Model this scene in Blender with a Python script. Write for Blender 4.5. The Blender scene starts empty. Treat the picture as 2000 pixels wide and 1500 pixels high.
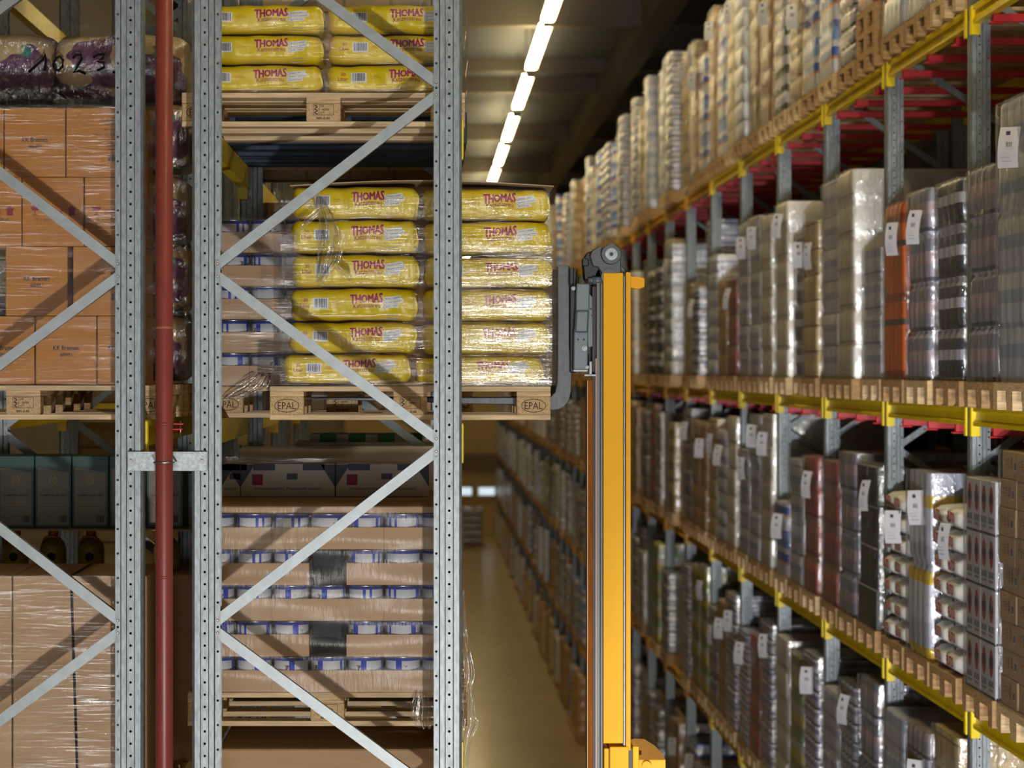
import bpy, bmesh, math, random
from mathutils import Vector, Matrix
from mathutils.bvhtree import BVHTree
R = random.Random(11)
sc = bpy.context.scene
C = sc.collection
F, VX, VY, H = 5320.0, 835.0, 722.0, 7.4          # focal length in px, vanishing point, eye height
PI = math.pi
def X(px, d): return (px - VX) / F * d
def Z(py, d): return H + (VY - py) / F * d
ORD = ('first second third fourth fifth sixth seventh eighth ninth tenth eleventh twelfth thirteenth fourteenth fifteenth sixteenth '
       'seventeenth eighteenth nineteenth twentieth').split()
def ordn(i):
    if i < 20: return ORD[i]
    tens = {2: 'twenty', 3: 'thirty', 4: 'forty'}; n = i + 1
    if n % 10 == 0: return {2: 'twentieth', 3: 'thirtieth', 4: 'fortieth'}[n // 10]
    return tens[n // 10] + '-' + ORD[n % 10 - 1]

# ------------------------------------------------------------------ materials
class NT:
    def __init__(s, name):
        s.m = bpy.data.materials.new(name); s.m.use_nodes = True
        s.t = s.m.node_tree; s.t.nodes.clear()
        s.out = s.n('ShaderNodeOutputMaterial')
    def n(s, typ, **kw):
        nd = s.t.nodes.new(typ)
        for k, v in kw.items():
            if k.startswith('i_'):
                nd.inputs[k[2:].replace('_', ' ')].default_value = v
            else: setattr(nd, k, v)
        return nd
    def l(s, a, b): s.t.links.new(a, b)
    def math(s, op, a, b=None, c=None, clamp=False):
        nd = s.n('ShaderNodeMath', operation=op, use_clamp=clamp)
        for i, v in enumerate((a, b, c)):
            if v is None: continue
            if isinstance(v, (int, float)): nd.inputs[i].default_value = v
            else: s.l(v, nd.inputs[i])
        return nd.outputs[0]
    def mixc(s, fac, a, b, blend='MIX'):
        nd = s.n('ShaderNodeMix', data_type='RGBA', blend_type=blend)
        for i, v in ((0, fac), (6, a), (7, b)):
            if isinstance(v, (int, float)): nd.inputs[i].default_value = v
            elif isinstance(v, tuple): nd.inputs[i].default_value = v if len(v) == 4 else v + (1,)
            else: s.l(v, nd.inputs[i])
        return nd.outputs[2]
    def coord(s, kind='Object', scale=(1, 1, 1)):
        tc = s.n('ShaderNodeTexCoord'); mp = s.n('ShaderNodeMapping')
        mp.inputs['Scale'].default_value = scale
        s.l(tc.outputs[kind], mp.inputs['Vector']); return mp.outputs[0]
    def noise(s, scale, detail=3, vec=None, rough=.55, kind='Object', vscale=(1, 1, 1)):
        nd = s.n('ShaderNodeTexNoise'); nd.inputs['Scale'].default_value = scale
        nd.inputs['Detail'].default_value = detail; nd.inputs['Roughness'].default_value = rough
        s.l(vec if vec is not None else s.coord(kind, vscale), nd.inputs['Vector']); return nd.outputs[0]
    def ramp(s, fac, stops, interp='LINEAR'):
        nd = s.n('ShaderNodeValToRGB'); cr = nd.color_ramp; cr.interpolation = interp
        while len(cr.elements) < len(stops): cr.elements.new(.5)
        for e, (p, c) in zip(cr.elements, stops):
            e.position = p
            e.color = (c, c, c, 1) if isinstance(c, (int, float)) else tuple(c) + (1,)
        s.l(fac, nd.inputs[0]); return nd.outputs[0]
    def bsdf(s, color, rough=.5, metal=0, spec=.5, bump=None, bstr=.2, bdist=.01, coat=0):
        b = s.n('ShaderNodeBsdfPrincipled')
        b.inputs['Metallic'].default_value = metal
        b.inputs['Specular IOR Level'].default_value = spec
        b.inputs['Coat Weight'].default_value = coat
        b.inputs['Coat Roughness'].default_value = .15
        if isinstance(color, tuple): b.inputs['Base Color'].default_value = color + (1,)
        else: s.l(color, b.inputs['Base Color'])
        if isinstance(rough, (int, float)): b.inputs['Roughness'].default_value = rough
        else: s.l(rough, b.inputs['Roughness'])
        if bump is not None:
            bp = s.n('ShaderNodeBump'); bp.inputs['Strength'].default_value = bstr; bp.inputs['Distance'].default_value = bdist
            s.l(bump, bp.inputs['Height']); s.l(bp.outputs[0], b.inputs['Normal'])
        return b
    def done(s, sh): s.l(sh.outputs[0], s.out.inputs[0]); return s.m

def plain(name, col, rough=.5, metal=0, nscale=0, namt=.15, vscale=(1, 1, 1), bstr=0, coat=0, spec=.5):
    t = NT(name)
    if nscale:
        f = t.noise(nscale, 4, vscale=vscale)
        dk = tuple(c * (1 - namt) for c in col); lt = tuple(min(1, c * (1 + namt)) for c in col)
        cc = t.ramp(f, [(.3, dk), (.7, lt)])
        return t.done(t.bsdf(cc, rough, metal, spec, f if bstr else None, bstr, .004, coat))
    return t.done(t.bsdf(col, rough, metal, spec, coat=coat))

M = {}
M['galv'] = plain('galvanised_steel', (.225, .252, .265), .42, .45, 75, .24, (1, 1, .35), .08)
M['galv_light'] = plain('bright_zinc', (.265, .295, .31), .40, .4, 24, .10)
M['zincplate'] = plain('spangled_zinc_plate', (.30, .33, .34), .4, .45, 60, .3)
M['bolt'] = plain('zinc_bolt', (.30, .30, .30), .45, .6)
M['yrail'] = plain('yellow_rail_paint', (.90, .68, .0), .35, 0, 9, .1)
M['orail'] = plain('amber_rail_tone', (.62, .33, .01), .45, 0, 9, .15)  # darker rail tone for the distant bays and the rear row
M['redbar'] = plain('red_bar_paint', (.52, .008, .014), .4, 0, 8, .15)
M['pipe'] = plain('red_oxide_pipe', (.25, .047, .036), .38, 0, 30, .12, (1, 1, .3))
M['weld'] = plain('pipe_weld', (.34, .12, .08), .5)
M['wood'] = plain('pale_pallet_wood', (.62, .44, .24), .7, 0, 7, .30, (1.2, 1.2, 14), .25)
M['woodx'] = plain('pale_board_wood', (.66, .49, .29), .7, 0, 8, .28, (.6, 8, 9), .25)
M['block'] = plain('pressed_chip_block', (.55, .38, .20), .8, 0, 120, .35, bstr=.3)
M['oldwood'] = plain('worn_pallet_wood', (.42, .25, .11), .75, 0, 9, .4, (1, 3, 6), .25)
M['bluewood'] = plain('dark_blue_pallet_wood', (.025, .045, .085), .7, 0, 7, .35, (.6, 6, 6))
M['stamp'] = plain('dark_branding', (.05, .025, .015), .8)
M['kk'] = plain('orange_brown_carton', (.47, .185, .014), .62, 0, 5, .10, (1, 1, 10), .06)
M['carton'] = plain('brown_carton', (.44, .27, .145), .7, 0, 4, .08, (1, 1, 8), .05)
M['cartonlight'] = plain('light_brown_carton', (.49, .315, .175), .7, 0, 4, .08, (1, 1, 8), .05)
M['capsheet'] = plain('grey_board_sheet', (.48, .34, .20), .75, 0, 6, .12)
M['ink'] = plain('dark_ink', (.03, .02, .035), .7)
M['inkred'] = plain('maroon_ink', (.26, .012, .03), .65)
M['thomas'] = plain('crimson_print', (.31, .006, .04), .5)
M['pinkedge'] = plain('pink_print_edge', (.72, .33, .30), .5)
M['redsmall'] = plain('small_red_print', (.50, .06, .01), .5)
M['paper'] = plain('white_paper', (.60, .60, .66), .6)
M['barwhite'] = plain('white_label', (.68, .70, .74), .5)
M['barink'] = plain('barcode_ink', (.05, .05, .09), .6)
M['darksteel'] = plain('dark_grey_steel', (.065, .075, .085), .38, .2, 14, .15)
M['greysteel'] = plain('blue_grey_paint', (.125, .16, .185), .4, .1, 20, .08)
M['forksteel'] = plain('worn_fork_steel', (.095, .105, .12), .45, .2, 60, .2, (1, 1, .4), .05)
M['blackrub'] = plain('black_rubber', (.012, .012, .013), .5)
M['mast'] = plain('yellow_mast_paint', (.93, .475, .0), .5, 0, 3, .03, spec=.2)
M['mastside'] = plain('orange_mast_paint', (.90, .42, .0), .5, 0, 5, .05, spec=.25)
M['mastin'] = plain('dark_orange_mast', (.30, .085, .004), .65, 0, 30, .35, (1, 1, .15), spec=.1)  # darker, browner orange for the rear mast section
M['railgrey'] = plain('guide_rail_grey', (.16, .16, .165), .5, .1, 30, .2, (1, 1, .05))
M['strap'] = plain('black_strap', (.008, .008, .010), .7, spec=.1)
M['tin'] = plain('tin_rim', (.55, .56, .58), .3, 1)
M['dark'] = plain('dark_void', (.012, .011, .010), .8)
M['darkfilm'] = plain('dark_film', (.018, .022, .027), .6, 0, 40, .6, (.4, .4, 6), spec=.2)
M['cap_or'] = plain('orange_cap', (.50, .16, .02), .4)
M['jug'] = plain('yellow_green_plastic', (.36, .30, .03), .3, 0, 9, .25)
M['winegreen'] = plain('dark_green_carton', (.006, .055, .042), .5, 0, 5, .12)
M['winelabel'] = plain('grey_beige_label', (.21, .19, .14), .55, 0, 18, .12)
M['gold'] = plain('gold_print', (.38, .29, .10), .5)

def bag_mat(name, col):
    t = NT(name)
    f = t.noise(30, 3, vscale=(2.6, 1, .35)); g = t.noise(7, 2)
    cc = t.ramp(g, [(.3, tuple(c * .88 for c in col)), (.7, col)])
    h = t.math('ADD', f, t.math('MULTIPLY', g, 1.2))
    return t.done(t.bsdf(cc, .34, 0, .35, h, .42, .004))
M['bag'] = bag_mat('yellow_bag_plastic', (.76, .575, .0))

def camo_mat():
    t = NT('purple_printed_bag_film')
    n1 = t.noise(3.1, 2); n2 = t.noise(4.3, 2, vscale=(1, 1, 1.3)); n3 = t.noise(40, 3)
    base = t.ramp(n3, [(.3, (.085, .026, .095)), (.7, (.21, .10, .13))])
    green = t.mixc(t.ramp(n1, [(.56, 0), (.58, 1)]), base, (.03, .30, .22))
    tan = t.mixc(t.ramp(n2, [(.465, 0), (.485, 1)]), green, (.52, .38, .20))
    return t.done(t.bsdf(tan, .28, 0, .6, t.noise(22, 3), .5, .01))
M['camo'] = camo_mat()

def film_mat(name, base=.06, streak=.5, milky=.35, rough=.16, vscale=(1.6, 1.6, 30), bstr=.5, fres=.5, tint=(.97, .97, .98), glossc=(1, .98, .94), nscale=4.5, bdist=.0022):
    t = NT(name)
    v = t.coord('Object', vscale)
    n1 = t.noise(nscale, 4, vec=v, rough=.6)
    n2 = t.noise(1.6, 2)
    fw = t.n('ShaderNodeLayerWeight'); fw.inputs['Blend'].default_value = .25
    st = t.math('MULTIPLY', t.ramp(n1, [(.52, 0), (.72, 1)]), t.ramp(n2, [(.35, .15), (.68, 1)]))
    fac = t.math('ADD', t.math('MULTIPLY', st, streak), base)
    fac = t.math('ADD', fac, t.math('MULTIPLY', fw.outputs['Fresnel'], fres), clamp=True)
    bp = t.n('ShaderNodeBump'); bp.inputs['Strength'].default_value = bstr; bp.inputs['Distance'].default_value = bdist
    t.l(n1, bp.inputs['Height'])
    gl = t.n('ShaderNodeBsdfGlossy'); gl.inputs['Roughness'].default_value = rough; gl.inputs['Color'].default_value = glossc + (1,)
    t.l(bp.outputs[0], gl.inputs['Normal'])
    df = t.n('ShaderNodeBsdfDiffuse'); df.inputs['Color'].default_value = (.75, .77, .8, 1)
    t.l(bp.outputs[0], df.inputs['Normal'])
    mx = t.n('ShaderNodeMixShader'); mx.inputs[0].default_value = milky
    t.l(gl.outputs[0], mx.inputs[1]); t.l(df.outputs[0], mx.inputs[2])
    tr = t.n('ShaderNodeBsdfTransparent'); tr.inputs['Color'].default_value = tint + (1,)
    m2 = t.n('ShaderNodeMixShader'); t.l(fac, m2.inputs[0]); t.l(tr.outputs[0], m2.inputs[1]); t.l(mx.outputs[0], m2.inputs[2])
    return t.done(m2)
M['film'] = film_mat('stretch_film', .012, .16, .10, .10, bstr=.9, fres=.25)
M['filmthin'] = film_mat('thin_stretch_film', .02, .25, .15, .12, fres=.3)
M['filmheavy'] = film_mat('heavy_stretch_film', .02, .30, .25, .14, (1.1, 1.1, 26), .9, .25)
M['filmv'] = film_mat('draped_stretch_film', .07, .45, .35, .2, (16, 16, 3), .5)
M['filmload'] = film_mat('load_wrap_film', .06, .5, .22, .09, (5, 5, 3), 1.0, .36, bdist=.009)
M['filmtail'] = film_mat('crumpled_film', .12, .8, .25, .12, (1, 1, 1), 1.0, .7, nscale=24, bdist=.005)

def goods(name, lay, stops, packw, seam=.5, rough=.4, jit=.25, ends=0):
    t = NT(name)
    if not any(k in name for k in ('brown', 'tan', 'cream', 'red', 'orange', 'yellow')): stops = [(a, (c[0] * .94, c[1] * .97, min(.9, c[2] * 1.16))) for a, c in stops]
    tc = t.n('ShaderNodeTexCoord'); sp = t.n('ShaderNodeSeparateXYZ'); t.l(tc.outputs['Object'], sp.inputs[0])
    oi = t.n('ShaderNodeObjectInfo')
    zl = t.math('DIVIDE', sp.outputs[2], lay); fz = t.math('FRACT', zl)
    col = t.ramp(fz, stops, 'CONSTANT')
    u = t.math('DIVIDE', t.math('ADD', sp.outputs[0], sp.outputs[1]), packw)
    cv = t.n('ShaderNodeCombineXYZ'); t.l(t.math('FLOOR', u), cv.inputs[0]); t.l(t.math('FLOOR', zl), cv.inputs[1]); t.l(oi.outputs['Random'], cv.inputs[2])
    wn = t.n('ShaderNodeTexWhiteNoise'); t.l(cv.outputs[0], wn.inputs['Vector'])
    br = t.math('ADD', t.math('MULTIPLY', wn.outputs[0], jit), 1 - jit * .6)
    br = t.math('MULTIPLY', br, t.math('ADD', t.math('MULTIPLY', oi.outputs['Random'], .45), .98))
    fu = t.math('FRACT', u)
    sm = t.math('MULTIPLY', t.math('LESS_THAN', fu, .07), seam)
    br = t.math('MULTIPLY', br, t.math('SUBTRACT', 1, sm))
    cc = t.mixc(1, col, br, 'MULTIPLY')
    if ends:                                              # stronger light on the camera-facing sides, painted in as a whiter colour
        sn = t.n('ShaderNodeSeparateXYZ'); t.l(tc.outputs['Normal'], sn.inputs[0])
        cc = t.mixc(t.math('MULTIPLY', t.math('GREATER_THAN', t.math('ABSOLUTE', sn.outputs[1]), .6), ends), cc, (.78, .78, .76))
    nz = t.noise(24, 3)
    return t.done(t.bsdf(cc, rough, 0, .5, nz, .5, .008, .35))
S = lambda *a: list(a)
GM = {
 'cartons':   goods('brown_goods', .22, S((0, (.20, .10, .04)), (.05, (.46, .27, .13)), (.55, (.42, .24, .11)), (.7, (.47, .28, .14))), .3, .5, .6),
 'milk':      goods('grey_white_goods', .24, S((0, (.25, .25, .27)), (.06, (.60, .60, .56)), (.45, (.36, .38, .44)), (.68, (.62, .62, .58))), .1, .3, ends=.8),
 'cream':     goods('cream_goods', .26, S((0, (.40, .36, .28)), (.05, (.74, .70, .58)), (.5, (.78, .74, .64)), (.9, (.66, .60, .48))), .2, .25, ends=.5),
 'bottles':   goods('bottle_goods', .30, S((0, (.10, .10, .11)), (.08, (.34, .33, .33)), (.35, (.48, .38, .36)), (.60, (.22, .23, .27)), (.85, (.50, .50, .52))), .09, .45, .3, .5),
 'darkbottles': goods('dark_bottle_goods', .30, S((0, (.02, .02, .02)), (.15, (.05, .05, .055)), (.4, (.55, .55, .55)), (.6, (.06, .06, .07)), (.82, (.40, .38, .34))), .09, .4, .2, .4),
 'clear':     goods('pale_blue_goods', .28, S((0, (.42, .48, .55)), (.1, (.66, .69, .70)), (.45, (.38, .48, .58)), (.7, (.68, .71, .71))), .12, .25, .3),
 'white':     goods('white_tub_goods', .17, S((0, (.40, .42, .42)), (.1, (.80, .82, .80)), (.85, (.66, .69, .68))), .3, .2, .3, .1),
 'bluewhite': goods('blue_white_goods', .40, S((0, (.78, .78, .74)), (.28, (.85, .30, .03)), (.33, (.03, .12, .50)), (.50, (.72, .74, .74)), (.62, (.16, .30, .60)), (.86, (.07, .17, .52))), .2, .2, .35),
 'red':       goods('red_goods', .30, S((0, (.20, .03, .03)), (.1, (.32, .09, .09)), (.6, (.40, .12, .10)), (.8, (.28, .14, .12))), .15, .4),
 'orange':    goods('orange_goods', .5, S((0, (.35, .05, .01)), (.12, (.80, .16, .01)), (.7, (.05, .05, .06)), (.78, (.75, .14, .01))), .3, .3, .3),
 'labels':    goods('label_box_goods', .16, S((0, (.03, .05, .04)), (.2, (.06, .10, .07)), (.38, (.66, .64, .70)), (.9, (.10, .12, .10))), .28, .2, .4),
 'tan':       goods('tan_goods', .2, S((0, (.26, .17, .08)), (.08, (.58, .44, .24)), (.6, (.50, .37, .20))), .24, .35, .5),
 'cans':      goods('silver_can_goods', .13, S((0, (.12, .12, .13)), (.12, (.55, .55, .58)), (.3, (.60, .58, .55)), (.55, (.28, .27, .30)), (.85, (.70, .70, .72))), .07, .45, .2, .4),
 'greenyel':  goods('yellow_green_goods', .3, S((0, (.20, .20, .05)), (.2, (.45, .42, .06)), (.5, (.40, .40, .36)), (.75, (.16, .28, .08))), .12, .35, .35),
 'whiteyel':  goods('white_sack_goods', .46, S((0, (.72, .50, .02)), (.16, (.55, .56, .58)), (.5, (.70, .71, .72))), .2, .3, .35),
 'black':     goods('black_carton_goods', .28, S((0, (.55, .55, .54)), (.06, (.030, .030, .030)), (.55, (.045, .043, .04))), .2, .3, .3),
 'greenchk':  goods('green_white_goods', .5, S((0, (.03, .30, .05)), (.5, (.03, .32, .06))), .25, .95, .4, .2),
}

# ------------------------------------------------------------------ mesh builder
class MB:
    def __init__(s): s.v = []; s.f = []; s.m = []; s.s = []
    def face(s, pts, m=0, sm=False):
        b = len(s.v); s.v += [tuple(p) for p in pts]; s.f.append(tuple(range(b, b + len(pts)))); s.m.append(m); s.s.append(sm)
    def raw(s, vs, fs, m=0, sm=False):
        b = len(s.v); s.v += [tuple(p) for p in vs]
        for f in fs: s.f.append(tuple(b + i for i in f)); s.m.append(m); s.s.append(sm)
    def box(s, x0, x1, y0, y1, z0, z1, m=0):
        vs = [(x, y, z) for z in (z0, z1) for y in (y0, y1) for x in (x0, x1)]
        s.raw(vs, [(0, 2, 3, 1), (4, 5, 7, 6), (0, 1, 5, 4), (2, 6, 7, 3), (0, 4, 6, 2), (1, 3, 7, 5)], m)
    def prism(s, prof, fn, a0, a1, m=0, caps=True):
        n = len(prof)
        vs = [fn(p, a0) for p in prof] + [fn(p, a1) for p in prof]
        fs = [(i, (i + 1) % n, n + (i + 1) % n, n + i) for i in range(n)]
        s.raw(vs, fs, m)
        if caps: s.raw(vs, [tuple(range(n))[::-1], tuple(range(n, 2 * n))], m)
    def sheet(s, prof, fn, a0, a1, m=0):
        n = len(prof)
        vs = [fn(p, a0) for p in prof] + [fn(p, a1) for p in prof]
        s.raw(vs, [(i, i + 1, n + i + 1, n + i) for i in range(n - 1)], m)
    def cyl(s, c, ax, r, l, n=16, m=0, r2=None, sm=True, caps=True):
        ax = Vector(ax).normalized(); q = ax.to_track_quat('Z', 'Y'); c = Vector(c); r2 = r if r2 is None else r2
        vs = []
        for k, rr in ((0, r), (1, r2)):
            for i in range(n):
                a = 2 * PI * i / n; vs.append(c + q @ Vector((rr * math.cos(a), rr * math.sin(a), l * k)))
        s.raw(vs, [(i, (i + 1) % n, n + (i + 1) % n, n + i) for i in range(n)], m, sm)
        if caps: s.raw(vs, [tuple(range(n))[::-1], tuple(range(n, 2 * n))], m)
    def tube(s, pts, r, n=8, m=0):
        pts = [Vector(p) for p in pts]; vs = []
        for i, p in enumerate(pts):
            t = (pts[min(i + 1, len(pts) - 1)] - pts[max(i - 1, 0)]).normalized(); q = t.to_track_quat('Z', 'Y')
            rr = r[i] if isinstance(r, (list, tuple)) else r
            for k in range(n):
                a = 2 * PI * k / n; vs.append(p + q @ Vector((rr * math.cos(a), rr * math.sin(a), 0)))
        fs = [(i * n + k, i * n + (k + 1) % n, (i + 1) * n + (k + 1) % n, (i + 1) * n + k) for i in range(len(pts) - 1) for k in range(n)]
        s.raw(vs, fs, m, True); s.raw(vs, [tuple(range(n))[::-1], tuple(range(len(vs) - n, len(vs)))], m)
    def lathe(s, prof, n=24, m=0, c=(0, 0, 0)):
        vs = [(c[0] + r * math.cos(2 * PI * k / n), c[1] + r * math.sin(2 * PI * k / n), c[2] + z) for r, z in prof for k in range(n)]
        fs = [(i * n + k, i * n + (k + 1) % n, (i + 1) * n + (k + 1) % n, (i + 1) * n + k) for i in range(len(prof) - 1) for k in range(n)]
        s.raw(vs, fs, m, True); s.raw(vs, [tuple(range(n))[::-1], tuple(range(len(vs) - n, len(vs)))], m)
    def mesh(s, name, mats, bevel=0, seg=1, weld=True):
        me = bpy.data.meshes.new(name); me.from_pydata(s.v, [], s.f)
        for mt in (mats if isinstance(mats, (list, tuple)) else [mats]): me.materials.append(mt)
        for p, m, sm in zip(me.polygons, s.m, s.s): p.material_index = m; p.use_smooth = sm
        bm = bmesh.new(); bm.from_mesh(me)
        if weld: bmesh.ops.remove_doubles(bm, verts=bm.verts, dist=1e-5)
        if bevel: bmesh.ops.bevel(bm, geom=[e for e in bm.edges if len(e.link_faces) == 2 and e.calc_face_angle(0) > .6], offset=bevel, segments=seg, affect='EDGES', profile=.6)
        bm.to_mesh(me); bm.free()
        return me
    def build(s, name, mats, parent=None, loc=(0, 0, 0), **kw): return obj(name, s.mesh(name, mats, **kw), parent, loc)

def obj(name, me, parent=None, loc=(0, 0, 0), rot=(0, 0, 0)):
    o = bpy.data.objects.new(name, me); C.objects.link(o); o.location = loc; o.rotation_euler = rot
    if parent is not None: o.parent = parent
    return o
def tag(o, label, cat, group=None, kind='thing'):
    o['label'] = label; o['category'] = cat; o['kind'] = kind
    if group: o['group'] = group
    return o
def thing(name, label, cat, loc=(0, 0, 0), group=None, rot=(0, 0, 0)):
    return tag(obj(name, None, None, loc, rot), label, cat, group)
def struct(o): o['kind'] = 'structure'; return o

YZ = lambda p, a: (a, p[0], p[1])       # profile in y,z extruded along x
XZ = lambda p, a: (p[0], a, p[1])       # profile in x,z extruded along y
XY = lambda p, a: (p[0], p[1], a)

# text as mesh: x right, z up, facing -y
_tc = {}
def text_geo(s, bold=0.0):
    k = (s, bold)
    if k not in _tc:
        cu = bpy.data.curves.new('t', 'FONT'); cu.body = s; cu.offset = bold; cu.resolution_u = 2
        o = bpy.data.objects.new('t', cu); C.objects.link(o); bpy.context.view_layer.update()
        me = bpy.data.meshes.new_from_object(o.evaluated_get(bpy.context.evaluated_depsgraph_get()))
        v = [tuple(x.co) for x in me.vertices]; f = [tuple(p.vertices) for p in me.polygons]
        bpy.data.objects.remove(o); bpy.data.meshes.remove(me); bpy.data.curves.remove(cu)
        x0 = min(a[0] for a in v); x1 = max(a[0] for a in v); y0 = min(a[1] for a in v); y1 = max(a[1] for a in v)
        _tc[k] = ([((a[0] - (x0 + x1) / 2) / (x1 - x0), (a[1] - (y0 + y1) / 2) / (y1 - y0)) for a in v], f, (x1 - x0) / (y1 - y0))
    return _tc[k]
def put_text(mb, s, w, h, cx, cz, m=0, y=0.0, bold=0.0, rot=0.0, warp=None):
    v, f, asp = text_geo(s, bold)
    if w is None: w = h * asp
    if h is None: h = w / asp
    ca, sa = math.cos(rot), math.sin(rot); out = []
    for a, b in v:
        px, pz = a * w, b * h
        if warp: px, pz = warp(a, b, px, pz)
        out.append((cx + px * ca - pz * sa, y, cz + px * sa + pz * ca))
    mb.raw(out, f, m)
def put_rect(mb, cx, cz, w, h, m=0, y=0.0, rot=0.0, nx=1):
    ca, sa = math.cos(rot), math.sin(rot)
    for i in range(nx):
        a0, a1 = -w / 2 + w * i / nx, -w / 2 + w * (i + 1) / nx
        mb.face([(cx + a * ca - b * sa, y, cz + a * sa + b * ca) for a, b in ((a0, -h / 2), (a1, -h / 2), (a1, h / 2), (a0, h / 2))], m)
def put_barcode(mb, cx, cz, w, h, mw, mi, y, rnd, n=13):
    put_rect(mb, cx, cz, w, h, mw, y, nx=4)
    x = -w * .42
    for i in range(n):
        bw = w * .84 / n
        put_rect(mb, cx + x + bw * .4, cz + h * .04, bw * rnd.choice((.35, .6, .8)), h * .78, mi, y - .0006); x += bw
def ellipse(mb, cx, cz, a, b, t, m, y, n=36):
    for i in range(n):
        p = [(cx + (a - d) * math.cos(q), y, cz + (b - d) * math.sin(q)) for d, q in ((0, 2 * PI * i / n), (0, 2 * PI * (i + 1) / n), (t, 2 * PI * (i + 1) / n), (t, 2 * PI * i / n))]
        mb.face(p, m)
def conform(mb, bvh, off=.0016, maxlen=.03):
    # drape flat print onto a bag: split long edges, then shift along y to the surface
    me = bpy.data.meshes.new('c'); me.from_pydata(mb.v, [], mb.f)
    for p, m in zip(me.polygons, mb.m): p.material_index = m
    bm = bmesh.new(); bm.from_mesh(me); bmesh.ops.triangulate(bm, faces=bm.faces)
    for _ in range(3):
        es = [e for e in bm.edges if e.calc_length() > maxlen]
        if not es: break
        bmesh.ops.subdivide_edges(bm, edges=es, cuts=1); bmesh.ops.triangulate(bm, faces=bm.faces)
    for v in bm.verts:
        h = bvh.ray_cast(Vector((v.co.x, -2, v.co.z)), Vector((0, 1, 0)))
        if h[0] is not None: v.co.y = h[0].y - off + v.co.y
    bm.to_mesh(me); bm.free(); return me

# ------------------------------------------------------------------ camera, view, world
cam = bpy.data.cameras.new('camera'); co = bpy.data.objects.new('camera', cam); C.objects.link(co)
co.location = (0, 0, H); co.rotation_euler = (PI / 2, 0, 0)
cam.sensor_width = 36; cam.lens = F / 2000 * 36; cam.shift_x = (1000 - VX) / 2000; cam.shift_y = (VY - 750) / 2000
cam.clip_end = 400; cam.dof.use_dof = True; cam.dof.focus_distance = 11.4; cam.dof.aperture_fstop = 4.0
sc.camera = co
vs = sc.view_settings; vs.view_transform = 'Standard'; vs.look = 'None'; vs.gamma = 1; vs.exposure = 0.0; vs.use_curve_mapping = False
cy = sc.cycles
cy.max_bounces = 5; cy.diffuse_bounces = 3; cy.glossy_bounces = 2; cy.transmission_bounces = 2; cy.transparent_max_bounces = 10
cy.use_denoising = True; cy.caustics_reflective = False; cy.caustics_refractive = False; cy.sample_clamp_indirect = 4
wd = bpy.data.worlds.new('hall_air'); sc.world = wd; wd.use_nodes = True
bg = wd.node_tree.nodes['Background']; bg.inputs[0].default_value = (1, .87, .70, 1); bg.inputs[1].default_value = .36

def spot(name, loc, target, power, col, size, angle, blend=.4):
    l = bpy.data.lights.new(name, 'SPOT'); l.energy = power; l.color = col; l.shadow_soft_size = size; l.spot_size = angle; l.spot_blend = blend
    o = bpy.data.objects.new(name, l); C.objects.link(o); o.location = loc
    o.rotation_euler = (Vector(target) - Vector(loc)).to_track_quat('-Z', 'Y').to_euler(); return o
spot('work_light', (1.25, -4, H - 3.9), (.9, 14, H - .5), 3900, (1, .97, .93), .12, math.radians(72))

spot('rack_fill_spot', (-.6, -4, H - 3.0), (3.9, 16, H - 1.6), 9000, (.97, .98, 1), .12, math.radians(18.5), .6)  # added narrow spot that only brightens the long rack
al = bpy.data.lights.new('rear_fill_area', 'AREA'); al.energy = 750; al.color = (.94, .97, 1); al.shape = 'RECTANGLE'; al.size = 5; al.size_y = 4  # added soft fill behind the camera, lifts the surfaces facing it
ao = bpy.data.objects.new('rear_fill_area', al); C.objects.link(ao); ao.location = (-1.0, -13, 4.2); ao.rotation_euler = (PI / 2 + .08, 0, -.08)

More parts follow.
